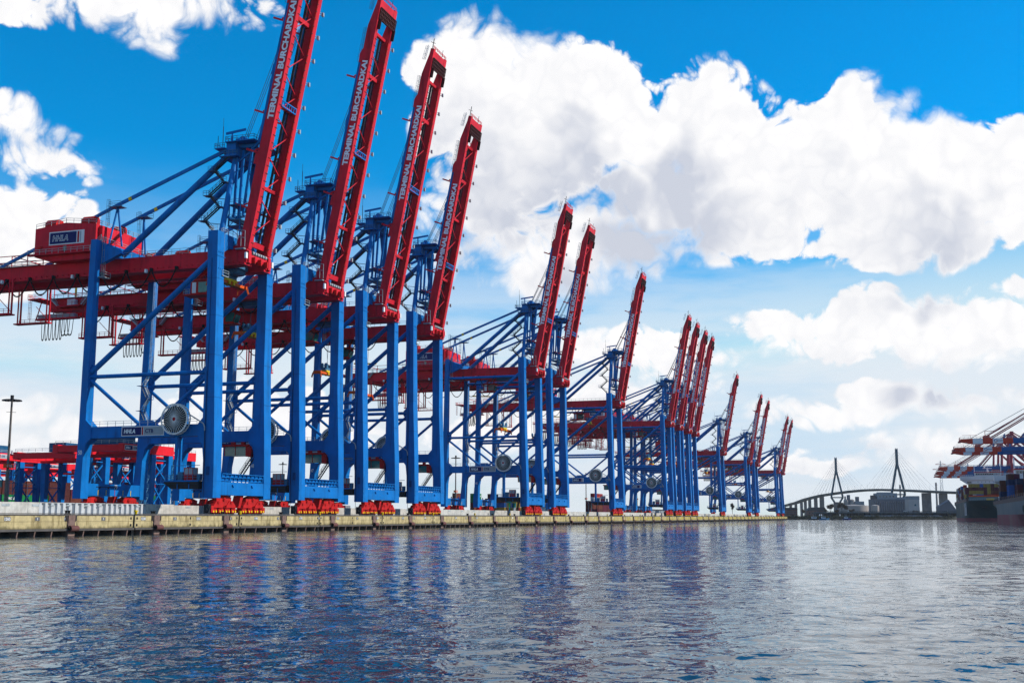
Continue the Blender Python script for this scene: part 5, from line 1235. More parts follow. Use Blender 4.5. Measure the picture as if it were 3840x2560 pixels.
pylon((2740.6, 151.8, 0)); pylon((2414.8, 19.3, 0))
for (x, y, zt, w) in ((3573, 348, 32.5, 6), (3440, 318, 36, 6), (3320, 293, 38.5, 6), (3200, 268, 41, 6), (3100, 250, 43.5, 6), (3020, 233, 45.5, 6), (2931, 212, 47.8, 7), (2860, 193, 49.6, 9), (2375, 2, 50, 0), (2300, -30, 46.5, 15), (2235, -57, 44, 13)):
    if w: bpart('pier', MB().bar((x, y, 0), (x, y, zt), w * 1.1, 4.5, ax), M['pier'])
lp_ = MB().tube((0, 0, 0), (0, 0, 9), 0.16, 5).bar((0, 0, 9), (0, 1.8, 9.3), 0.2).mesh('lamp_post', M['galv'])
for i in range(26):
    f = i / 25 * (len(deck) - 2); k = int(f); a_, b2_ = Vector(deck[k]), Vector(deck[k + 1]); c = a_.lerp(b2_, f - k)
    obj('lamp_post', lp_, BR_, c + Vector((-2577, -85, 1.2)))
tag(BR_, 'long cable-stayed bridge with two teal pylons rising over the far bank', 'bridge')

def bld(name, label, cat, x, y, rz=0.379): 
    r = empty(name, (x, y, 0), math.atan2(-0.949, 0.316)); return tag(r, label, cat)   # local x runs to the right as seen from the water
def bx(r, nm, mat, x0, x1, y0, y1, z0, z1, parent=None):
    return MB().box(x0, x1, y0, y1, z0, z1).build(nm, mat, parent or r)
# mill with silo ribs
r = bld('flour_mill', 'big slate grey mill block with ribbed silo wall under the right pylon', 'building', 2214.5, 60.4)
bx(r, 'wall', M['mill'], 0, 65, 0, 30, 3, 34.6)
for k in range(16): MB().tube((2.2 + k * 4.0, -0.3, 3), (2.2 + k * 4.0, -0.3, 30.5), 2.0, 10).build('silo', M['mill'], r)
bx(r, 'upper_block', M['shed'], 8, 44, 4, 26, 34.6, 45.3); bx(r, 'upper_block', M['roof'], -0.8, 5, 2, 16, 34.6, 41.5); bx(r, 'roof', M['shed'], 12, 34, 6, 20, 45.3, 47)
bx(r, 'upper_block', M['shed'], 44, 63, 3, 20, 34.6, 38)
for k in range(5): bx(r, 'window', M['wglass'], 12 + k * 6, 14.2 + k * 6, 3.9, 4.0, 38, 41)
r = bld('warehouse', 'pale building with light grey top band right of the mill', 'building', 2171.3, 0.4)
bx(r, 'wall', M['pale'], 0.2, 18, 0, 22, 3, 33); bx(r, 'roof', M['shed'], 0, 18.3, -0.3, 22.2, 33, 39.1)
MB().prism([(8.5, 22), (12.5, 22), (11.8, 25.2), (9.6, 25.2)], 1, -0.12, -0.01).build('emblem', M['teal'], r)
bx(r, 'window', M['wglass'], 2, 4, -0.06, 0.05, 8, 12)
r = bld('oil_tank', 'wide low cream storage tank in front of the silos', 'tank', 2125, 107.8)
MB().tube((25, 26, 3), (25, 26, 22.4), 25, 40).tube((25, 26, 22.4), (25, 26, 24.6), 25, 40, 3).build('shell', M['tank'], r)
MB().rail([(2 + k * 4, -0.2 + 26 - math.sqrt(max(0, 625 - (k * 4 - 23) ** 2)), 22.4) for k in range(12)], 1.2, 0.08, 4).build('railing', M['galv'], r)
r = bld('oil_tank', 'small cream storage tank right beside the wide one', 'tank', 2130.1, 60.6)
MB().tube((7, 7, 3), (7, 7, 22.6), 6.8, 28).tube((7, 7, 22.6), (7, 7, 24), 6.8, 28, 1).build('shell', M['tank'], r); MB().ladder((7, 0.1, 3), (7, 0.1, 22.5), (1, 0, 0), 1.0, 0.1, 1.0, False).build('ladder', M['galv'], r)
r = bld('cement_works', 'group of grey silos and a dark tower between the two bridge pylons', 'factory', 2385, 118.1)
for k in range(2): MB().tube((4 + k * 11.5, 6, 3), (4 + k * 11.5, 6, 35.5), 4.6, 20).tube((4 + k * 11.5, 6, 35.5), (4 + k * 11.5, 6, 37.2), 4.6, 20, 1.5).build('silo', M['tank'], r)
bx(r, 'tower', M['mill'], 6.6, 11.6, 3, 9, 20, 45.5); bx(r, 'tower', M['mill'], 1.5, 3.6, 4, 8, 36, 43); bx(r, 'wall', M['shed'], 20, 38, 2, 14, 3, 33); bx(r, 'tower', M['mill'], 23, 29, 4, 10, 33, 42); bx(r, 'wall', M['shed'], -3, 40, 8, 16, 3, 27)
r = bld('brick_building', 'low brown brick building beyond the end of the quay', 'building', 1592.7, 155.1)
bx(r, 'wall', M['brick'], -6, 16.5, 0, 12, 3, 12.6); MB().prism([(-7, 12.6), (17.2, 12.6), (15.5, 15.4), (-5.5, 15.4)], 1, -0.6, 12.6).build('roof', M['roof'], r)
for zz in (5.2, 8.0, 10.6): bx(r, 'window_band', M['pier'], -5, 16, -0.12, 0.05, zz, zz + 0.7)
r = bld('pitched_house', 'dark house with a pitched roof under the left bridge approach', 'house', 1951.4, 154.0)
bx(r, 'wall', M['brick'], 0, 30, 0, 12, 3, 13); MB().prism([(-0.6, 13), (30.6, 13), (27, 18.5), (4, 18.5)], 1, -0.5, 12.5).build('roof', M['roof'], r)
for k in range(6): bx(r, 'window', M['wglass'], 2 + k * 4.6, 3.6 + k * 4.6, -0.05, 0.05, 8, 10.5)
r = bld('road_viaduct', 'dark low road viaduct running across the far bank', 'viaduct', 1763.7, 84.7)
bx(r, 'deck', M['deckc'], -45, 190, 0, 12, 8.6, 10.4); MB().rail([(-45, 0, 10.4), (190, 0, 10.4)], 1.4, 0.12, 3.0).build('railing', M['dark'], r)
for k in range(24): bx(r, 'pillar', M['dark'], -44 + k * 10, -42.2 + k * 10, 1, 10, 2, 8.6)
bx(r, 'back_wall', M['dark'], -45, 190, 10.5, 11, 2, 8.6)
for i, (u, c, l) in enumerate(((8, 'white', 'white van driving on the far viaduct, left'), (88, 'white', 'white car on the far viaduct under the right pylon'), (150, 'grey', 'grey car on the far viaduct near the big pier'), (200, 'white', 'light car on the far viaduct, right'))):
    v = empty('car', (1763.7 + 0.316 * (u - 4) - 0.949 * 0, 84.7 - 0.949 * (u - 4), 10.4), math.atan2(-0.949, 0.316))
    MB().prism([(-2.2, 0.35), (2.2, 0.35), (2.2, 1.1), (1.2, 1.3), (0.6, 2.0), (-1.5, 2.0), (-2.2, 1.2)], 1, 2.0, 3.9).build('body', M['white'] if c == 'white' else M['shed'], v)
    for wx in (-1.35, 1.35): MB().tube((wx, 1.95, 0.35), (wx, 3.95, 0.35), 0.35, 10).build('wheel', M['black'], v)
    MB().prism([(0.5, 1.95), (1.1, 1.3), (-1.4, 1.3), (-1.4, 1.95)], 1, 1.97, 3.93).build('window', M['wglass'], v)
    tag(v, l, 'car', 'cars on the far viaduct')
r = bld('retaining_wall', 'long grey sloping ramp wall at the water under the right pylon', 'wall', 1481, 47.2)
MB().prism([(0, -1), (104, -1), (104, 0.3), (62, 1.6), (0, 4.2)], 1, 0, 4).build('ramp', M['deckc'], r); MB().prism([(-2, -1), (86, -1), (100, 2.2), (86, 5.3), (-2, 5.3)], 1, 7, 9).build('wall', M['shed'], r)
MB().rail([(0, 0.2, 4.2), (62, 0.2, 1.6)], 1.0, 0.07, 3).build('railing', M['galv'], r)
for (x, y, h, l) in ((2629, 17, 69.5, 'slim grey chimney behind the right pylon'), (2547.4, -52.8, 71.5, 'pale chimney left of the power pylon')):
    r = empty('chimney', (x, y, 0)); MB().tube((0, 0, 3), (0, 0, h), 2.3, 14, 1.7).build('shaft', M['tank'], r); MB().tube((0, 0, h - 5), (0, 0, h - 3), 2.05, 14).build('band', M['mill'], r); MB().tube((0, 0, h), (0, 0, h + 0.4), 1.9, 14).build('rim', M['dark'], r)
    tag(r, l, 'chimney')
# lattice power pylon
r = tag(empty('power_pylon', (2763.4, -68.5, 3)), 'tall lattice power pylon behind the striped boom tips', 'pylon')
lm = MB()
hh = [0, 20, 40, 60, 80, 100, 122]; ww = [5.6, 4.6, 3.7, 2.9, 2.2, 1.6, 0.6]
for (h0, w0), (h1, w1) in zip(list(zip(hh, ww))[:-1], list(zip(hh, ww))[1:]):
    cs0 = [(-w0, -w0, h0), (w0, -w0, h0), (w0, w0, h0), (-w0, w0, h0)]; cs1 = [(-w1, -w1, h1), (w1, -w1, h1), (w1, w1, h1), (-w1, w1, h1)]
    for i in range(4):
        lm.bar(cs0[i], cs1[i], 0.6); lm.bar(cs0[i], cs1[(i + 1) % 4], 0.35); lm.bar(cs0[(i + 1) % 4], cs1[i], 0.35); lm.bar(cs1[i], cs1[(i + 1) % 4], 0.35)
lm.build('lattice_tower', M['galv'], r)
for zz, ln in ((92, 15), (103, 18), (114, 11)): MB().bar((-0.316 * ln, 0.949 * ln, zz), (0.316 * ln, -0.949 * ln, zz), 0.7, 1.2).bar((-0.316 * ln, 0.949 * ln, zz), (0, 0, zz + 5), 0.4).bar((0.316 * ln, -0.949 * ln, zz), (0, 0, zz + 5), 0.4).build('cross_arm', M['signred'], r)
r = bld('angular_hall', 'dark hall with a slanting roof beside the left ship', 'hall', 2022, -57.8)
MB().prism([(-14, 3), (14, 3), (14, 12), (2, 29), (-14, 20)], 1, 0, 14).build('wall', M['mill'], r); MB().prism([(2, 29.1), (14.4, 12), (14.4, 13.4), (2, 30.6)], 1, -0.4, 14.4).build('roof', M['shed'], r); bx(r, 'window', M['wglass'], -8, -2, -0.1, 0.05, 8, 12)
# bare winter trees: tapered trunk, forking limbs and fine twigs
M['bark'] = paint('bark', (0.075, 0.055, 0.04), 0.9, 0.3, 0.6, dirt_amt=0.0, bump=0)
M['twig'] = paint('twigs', (0.10, 0.070, 0.045), 0.9, 0.3, 0.3, dirt_amt=0.0, bump=0)
def bare_tree(x, y, z0, h, spread, seed, label, twigs=420, group='bare trees on the far bank'):
    rg = random.Random(seed); r = empty('bare_tree', (x, y, z0)); tips = []
    tm = MB()
    def grow(p, d, L, rad, lev):
        q = p + d * L; tm.tube(p, q, rad, 5, rad * 0.6, cap=False)
        if lev == 0: tips.append((q, d)); return
        for _ in range(3 if lev > 1 else 4):
            nd = (d + Vector((rg.gauss(0, spread), rg.gauss(0, spread), rg.uniform(-0.05, 0.45)))).normalized(); grow(p.lerp(q, rg.uniform(0.55, 1.0)), nd, L * rg.uniform(0.55, 0.8), rad * 0.55, lev - 1)
    grow(Vector((0, 0, 0)), Vector((rg.gauss(0, 0.04), rg.gauss(0, 0.04), 1)), h * 0.34, h * 0.02, 4)
    tm.build('trunk', M['bark'], r)
    cm = MB()
    for _ in range(twigs * 3):
        p, d = rg.choice(tips); nd = (d + Vector((rg.gauss(0, 0.7), rg.gauss(0, 0.7), rg.gauss(0.2, 0.5)))).normalized(); L = h * rg.uniform(0.06, 0.14); s_ = Vector((rg.gauss(0, 1), rg.gauss(0, 1), rg.gauss(0, 1))).normalized() * h * 0.014
        p = p + Vector((rg.gauss(0, 1), rg.gauss(0, 1), rg.gauss(0, 1))) * h * 0.02
        cm.add([p - s_, p + s_, p + nd * L], [(0, 1, 2)])
    cm.build('crown', M['twig'], r)
    return tag(r, label, 'tree', group)
bare_tree(1529, 93, 3.5, 17, 0.42, 1, 'tall bare tree left of the brown bush in front of the left pylon')
bare_tree(1533, 80, 3.5, 20, 0.46, 2, 'big brownish bare tree in front of the left pylon pier', 700)
bare_tree(1540, 84, 3.5, 13, 0.5, 3, 'lower bushy bare tree between the two trees at the left pylon', 600)
bare_tree(1560, 69, 3.5, 11, 0.5, 4, 'small bare tree right of the left pylon pier')
bare_tree(1744, 145, 3.5, 12, 0.5, 5, 'small bare tree below the bridge approach at left')
bare_tree(1800, 118, 3.5, 13, 0.5, 6, 'bare tree in front of the pitched-roof house')
bare_tree(1400, 196, 3.6, 17, 0.22, 7, 'slim poplar between the last two pairs of blue cranes')
bare_tree(2080, -9, 3.5, 13, 0.5, 8, 'bare tree in front of the pale building')
# scrub along the waterline and a far tree line behind the terminal: one mass each
def scrub(name, pts, n, hmin, hmax, depth, seed, mat, label, cat):
    rg = random.Random(seed); m = MB()
    for _ in range(n):
        f = rg.random() * (len(pts) - 1); k = int(f); a_, b2_ = Vector(pts[k]), Vector(pts[k + 1]); c = a_.lerp(b2_, f - k) + Vector((rg.uniform(0, depth), rg.uniform(-2, 2), 0))
        hh_ = rg.uniform(hmin, hmax) * (0.6 + 0.4 * math.sin(f * 9 + seed) ** 2)
        for _k in range(5):
            p = c + Vector((rg.gauss(0, 1.2), rg.gauss(0, 1.2), rg.random() * hh_)); u = Vector((rg.gauss(0, 1), rg.gauss(0, 1), rg.gauss(0, 1))).normalized() * rg.uniform(0.3, 0.9); w_ = Vector((rg.gauss(0, 1), rg.gauss(0, 1), rg.gauss(0, 1))).normalized() * rg.uniform(0.3, 0.9)
            m.add([p - u, p + w_, p + u], [(0, 1, 2)])
    o = m.build(name, mat); return tag(o, label, cat, kind='stuff')
M['scrub'] = paint('scrub_leaves', (0.045, 0.05, 0.025), 0.9, 0.4, 0.3, dirt_amt=0.0, bump=0)
scrub('scrub', [(1432, 139, 1.5), (1446, 94, 1.5), (1466, 34, 1.5), (1494, -49, 1.5)], 2600, 2.0, 4.6, 10, 3, M['scrub'], 'dark scrub growing along the far waterline', 'scrub')
scrub('tree_line', [(2400, 420, 3), (1900, 420, 3), (1500, 380, 3), (1250, 330, 3)], 2600, 5, 13, 40, 5, M['scrub'], 'distant dark line of trees behind the terminal', 'trees')
r = tag(empty('low_shed', (1240, 250, QZ)), 'long low grey shed seen through the far cranes', 'shed')
MB().box(-60, 120, 0, 20, 0, 7).build('wall', M['shed'], r); MB().prism([(-61, 7), (121, 7), (121, 7.4), (-61, 7.4)], 1, -1, 21).build('roof', M['roof'], r); MB().box(0, 6, -0.1, 0.05, 0, 5).build('door', M['mill'], r)
r = tag(empty('low_shed', (980, 300, QZ)), 'grey shed with arched roof seen behind the row of four cranes', 'shed')
MB().box(0, 60, 0, 20, 0, 8).build('wall', M['shed'], r); MB().prism([(math.cos(t) * 30 + 30, 8 + math.sin(t) * 7) for t in np.linspace(0, math.pi, 13)], 1, -0.3, 20.3).build('roof', M['mill'], r); MB().box(20, 28, -0.1, 0.05, 0, 6).build('door', M['mill'], r)
# small craft by the far bank
def boat(x, y, L, hullm, label):
    r = empty('work_boat', (x, y, 0), math.atan2(-0.949, 0.316))
    MB().chain([[(-L / 2, -1.6, -0.4), (-L / 2, 1.6, -0.4), (-L / 2, 1.9, 1.5), (-L / 2, -1.9, 1.5)], [(L * 0.2, -1.7, -0.4), (L * 0.2, 1.7, -0.4), (L * 0.2, 2.1, 1.6), (L * 0.2, -2.1, 1.6)], [(L / 2, -0.1, -0.3), (L / 2, 0.1, -0.3), (L / 2 + 0.8, 0.2, 2.2), (L / 2 + 0.8, -0.2, 2.2)]]).build('hull', hullm, r)
    c = MB().box(-L * 0.25, L * 0.15, -1.3, 1.3, 1.5, 3.6).build('cabin', M['white'], r); MB().box(-L * 0.22, L * 0.12, -1.34, -1.25, 2.5, 3.2).build('window', M['wglass'], c)
    MB().bar((-L * 0.05, 0, 3.6), (-L * 0.05, 0, 6.4), 0.2).build('mast', M['galv'], r)
    return tag(r, label, 'boat', 'small work boats by the far bank')
boat(1362, 100.5, 13, M['dark'], 'dark work boat moored left of the tall bare trees'); boat(1364, 90.5, 11, M['bluerail'], 'bluish work boat moored right beside the dark one'); boat(1372, 66.7, 9, M['navy'], 'small white and blue boat right of the bare trees')
for (x, y, l) in ((1370, 95.5, 'left white-topped mooring pile by the work boats'), (1371, 93.5, 'right white-topped mooring pile by the work boats'), (1377.0, 74, 'white-topped mooring pile left of the small blue boat')):
    r = empty('mooring_pile', (x, y, 0)); MB().tube((0, 0, -1), (0, 0, 4.4), 0.5, 10).build('pile', M['dark'], r); MB().tube((0, 0, 4.4), (0, 0, 6.3), 0.55, 10).build('cap', M['white'], r); tag(r, l, 'pile', 'mooring piles by the far bank')

# ------------------------------------------------------------------ right bank: quay, ships, cranes
RQ = -84.0
tag(MB().box(300, 1600, -900, RQ, 2.6, QZ).build('opposite_ground', M['asphalt']), kind='structure')
o = tag(MB().box(300, 1600, RQ + 0.01, RQ + 0.8, -1, QZ - 0.05).build('opposite_quay_wall', M['quay']), 'concrete quay wall behind the two ships on the right', 'wall')
M['hullgreen'] = paint('hull_green', (0.026, 0.062, 0.068), 0.6, 0.2, 0.05, (0.03, 0.045, 0.05), 0.5, spec=0.12)
M['hullgrey'] = paint('hull_grey', (0.15, 0.18, 0.19), 0.6, 0.2, 0.05, (0.08, 0.09, 0.09), 0.5, spec=0.12)
M['boot'] = paint('boot_top_red', (0.30, 0.08, 0.095), 0.6, 0.25, 0.08, (0.10, 0.06, 0.06), 0.6)
M['breakw'] = paint('breakwater_green', (0.12, 0.19, 0.20), 0.5, 0.1, 0.1, dirt_amt=0.2)
M['shipwhite'] = M['pinkwhite']
def hull(root, L, half, zd, zb, upper, boot, flare=0.80, fc=0.0):
    """bow at local x = 0 pointing to -x, stern at x = L; y centred"""
    ts = [0.0, 0.012, 0.03, 0.055, 0.085, 0.12, 0.17, 0.24, 0.35, 0.6, 0.85, 0.93, 0.97, 1.0]
    def hb(t, z):
        f = max(0, min(1, z / zd))
        ent = 0.26 * (1 - f) + 0.085 * f               # where the full beam is reached
        b = half * min(1, (t / ent)) ** (0.62 if f > 0.5 else 0.85)
        if t > 0.85: b *= 1 - (1 - f) * 0.75 * ((t - 0.85) / 0.15) ** 1.6
        return max(0.05, b)
    def stem(z): return (1 - min(1, z / zd)) * 9.0 if z > 0.5 else 7.5
    def level(z, t): 
        x = stem(z) + t * (L - stem(z)) - (0 if t < 0.97 else 0)
        zz = z + (fc * max(0, 1 - t / 0.13) if z >= zd - 0.01 else 0)
        return x, hb(t, z), zz
    for nm, zs, mt in (('boot_topping', [-1.5, 0.6, zb], boot), ('hull', [zb, zb + (zd - zb) * 0.3, zb + (zd - zb) * 0.65, zd], upper)):
        m = MB(); vs = []; n = len(ts)
        for z in zs:
            for s in (-1, 1):
                for t in ts:
                    x, b, zz = level(z, t); vs.append((x, b * s, zz))
        fs = []
        for k in range(len(zs) - 1):
            for s in (0, 1):
                o0 = (k * 2 + s) * n; o1 = ((k + 1) * 2 + s) * n
                for i in range(n - 1): fs.append((o0 + i, o0 + i + 1, o1 + i + 1, o1 + i))
            a0, a1 = k * 2 * n, (k * 2 + 1) * n; b0, b1 = (k + 1) * 2 * n, ((k + 1) * 2 + 1) * n
            fs.append((a0, a1, b1, b0)); fs.append((a0 + n - 1, b0 + n - 1, b1 + n - 1, a1 + n - 1))
        if nm == 'hull':
            o0 = (len(zs) - 1) * 2 * n
            for i in range(n - 1): fs.append((o0 + i, o0 + i + 1, o0 + n + i + 1, o0 + n + i))
        m.add(vs, fs, True)
        o = m.build(nm, mt, root)
        o.data.set_sharp_from_angle(angle=R(35))
    return hb
def ship_house(root, x, half, z0, z1, wing, mastz, label=None):
    """white superstructure with bridge wings; x = front face"""
    hw = half * 0.55
    h = MB().box(x, x + 16, -hw, hw, z0, z1).build('superstructure', M['shipwhite'], root)
    MB().box(x - 0.6, x + 8, -wing, wing, z1 - 3.0, z1).build('bridge_deck', M['shipwhite'], h)
    for s in (-1, 1):
        MB().prism([(hw * s, z1 - 3.0), (wing * s, z1 - 3.0), (wing * s, z1 - 2.9), (hw * s, z1 - 9.5)], 0, x + 0.2, x + 1.4).build('wing_bracket', M['shipwhite'], h)
        MB().box(x - 0.02, x + 1.6, *sorted((hw * s * 1.12, hw * s * 1.4)), z1 - 5.6, z1 - 4.2).build('bracket_opening', M['wglass'], h)
    MB().box(x + 0.6, x + 9, -hw * 0.86, hw * 0.86, z1, z1 + 2.7).build('wheelhouse', M['shipwhite'], h)
    for k in range(11):
        y = -hw * 0.82 + k * hw * 1.64 / 11
        MB().box(x + 0.5, x + 0.65, y + 0.12, y + hw * 1.64 / 11 - 0.12, z1 + 0.9, z1 + 2.1).build('bridge_window', M['wglass'], h)
    MB().box(x + 0.3, x + 9.2, -hw * 0.9, hw * 0.9, z1 + 2.7, z1 + 3.2).build('roof_edge', M['bogie'], h)
    for zz in (z1 - 4.8, z1 - 8.0, z1 - 11.2):
        for k in range(7):
            y = -hw * 0.85 + k * hw * 1.7 / 6.4 * (1 if zz < z1 - 5 else 0.95)
            MB().box(x - 0.05, x + 0.1, y, y + 0.5, zz, zz + 0.6).build('porthole', M['wglass'], h)
    MB().rail([(x - 0.5, -wing, z1), (x - 0.5, -hw, z1)], 1.1, 0.07, 1.5).rail([(x - 0.5, hw, z1), (x - 0.5, wing, z1)], 1.1, 0.07, 1.5).rail([(x + 0.5, -hw * 0.85, z1 + 3.2), (x + 0.5, hw * 0.85, z1 + 3.2)], 1.1, 0.07, 1.5).build('railing', M['white'], h)
    MB().tube((x + 4, 0, z1 + 3.2), (x + 4, 0, z1 + 6.4), 0.8, 10, 0.5).bar((x + 4, -3.4, z1 + 6.2), (x + 4, 3.4, z1 + 6.2), 0.5).bar((x + 4, 0, z1 + 6), (x + 4, 0, mastz), 0.4).tube((x + 3, 2.2, z1 + 6.5), (x + 3, 2.2, z1 + 7.6), 0.6, 8).build('radar_mast', M['white'], h)
    for s in (-1, 1): MB().bar((x + 2, hw * 0.88 * s, z1 + 3), (x + 2, hw * 0.88 * s, z1 + 8.5), 0.5).build('post', M['white'], h)
    return h
# ship with green hull
s1 = tag(empty('container_ship', (893, -60, 0)), 'dark green hulled container ship facing the viewer, left of the two ships', 'ship')
hull(s1, 300, 20.2, 14.4, 2.4, M['hullgreen'], M['boot'], fc=0.6)
ship_house(s1, 118, 20.2, 14, 35.2, 20.6, 44)
MB().prism([(-19.0, 14.3), (19, 14.3), (19, 17.6), (-19, 17.6)], 0, 26, 26.6).build('breakwater', M['breakw'], s1)
MB().box(25.8, 26.8, -19.1, 19.1, 17.6, 18.5).build('breakwater_edge', M['orange'], s1)
MB().rail([(1.5, -2, 15), (22, -19.4, 14.9)], 1.2, 0.06, 1.6).rail([(1.5, 2, 15), (22, 19.4, 14.9)], 1.2, 0.06, 1.6).build('bow_railing', M['galv'], s1)
MB().box(12, 15, -6, -1, 14.5, 16.6).build('winch', M['white'], s1); MB().box(12, 15, 3, 8, 14.5, 16.2).build('winch', M['yellow'], s1)
MB().box(9.8, 10.2, 8.2, 11.4, 9.2, 10.6).build('anchor_pocket', M['dark'], s1)
for x in (52, 64, 76): MB().box(x, x + 3, 20.05, 20.24, 4.2, 13.4).build('painted_bar', M['letter'], s1)
MB().box(52, 290, 19.6, 20.1, 14.4, 16.6).build('bulwark', M['rust'], s1); MB().box(36, 290, -20.1, -19.6, 14.4, 16.6).build('bulwark', M['rust'], s1)
for x in range(40, 290, 14): MB().bar((x - 1.0, 18.6, 14.4), (x - 1.0, 18.6, 20), 0.5).build('lashing_post', M['dark'], s1)
MB().tube((4.5, -0.3, 0.0), (-1.5, -0.3, -0.5), 2.6, 12, 1.0).build('bulbous_bow', M['orange'], s1)
pal = ['maroon', 'maroon', 'brown', 'yellow', 'yellow', 'rust brown', 'red', 'maroon', 'grey', 'blue']
def cont_ship(wx, wy, wz, col, where):
    container(wx, wy, wz, col, where=where)
W1 = 'on the green hulled ship'
for k in range(15):                       # first bay across the deck
    top = 5 if k not in (0, 14) else 4
    for j in range(1, top):
        col = RNG.choice(pal[:6]) if j > 1 else RNG.choice(pal)
        if j == top - 1: col = RNG.choice(['yellow', 'yellow', 'maroon', 'yellow', 'blue', 'brown'])
        cont_ship(966, -79.4 + k * 2.58, 15.0 + j * 2.6, col, 'in the front bay of the green hulled ship')
for b_ in range(13):
    xb = 980.6 + b_ * 14.2
    if 1003 < xb < 1030: continue
    for k in (14,):
        for j in range(5 if b_ % 3 else 4): cont_ship(xb, -79.4 + k * 2.58, 15.0 + j * 2.6, RNG.choice(pal), 'along the port side of the green hulled ship')
# smaller ship with grey hull, bow towards the viewer, cut by the frame
s2 = tag(empty('container_ship', (446, -57, 0)), 'grey hulled container ship with red lower hull, cut off by the right edge', 'ship')
hull(s2, 204, 17, 9.2, 4.2, M['hullgrey'], M['boot'], fc=3.2)
ship_house(s2, 172, 17, 9, 23.0, 17.5, 30)
MB().bar((196, 12.5, 9), (196, 12.5, 20.5), 0.9).bar((196, 10.6, 17.8), (196, 14.4, 17.8), 0.4).bar((196, 10.2, 9), (196, 12.2, 16), 0.3).bar((196, 14.8, 9), (196, 12.8, 16), 0.3).tube((196, 12.5, 19.3), (196, 12.5, 19.7), 1.3, 10).box(194, 198, 10.5, 14.5, 9, 13.2).build('signal_mast', M['white'], s2)
MB().box(30, 200, 16.4, 16.9, 9.2, 10.9).build('bulwark', M['rust'], s2)
for x in range(34, 198, 9): MB().bar((x, 15.9, 9.2), (x, 15.9, 12.4), 0.35).build('lashing_post', M['rust'], s2)
pal2 = ['navy', 'navy', 'dark teal', 'maroon', 'rust brown', 'navy', 'brown', 'blue']
for b_, (xb, kmax, n_, top) in enumerate(((556, 6, 5, 5), (570, 8, 3, 5), (584, 9, 2, 4), (598, 10, 2, 5), (612, 11, 3, 4))):
    for k in range(n_):
        for j in range(top): cont_ship(xb, -72.6 + (kmax - k) * 2.6, 10.0 + j * 2.6, RNG.choice(pal2), 'on the grey hulled ship at the right edge')

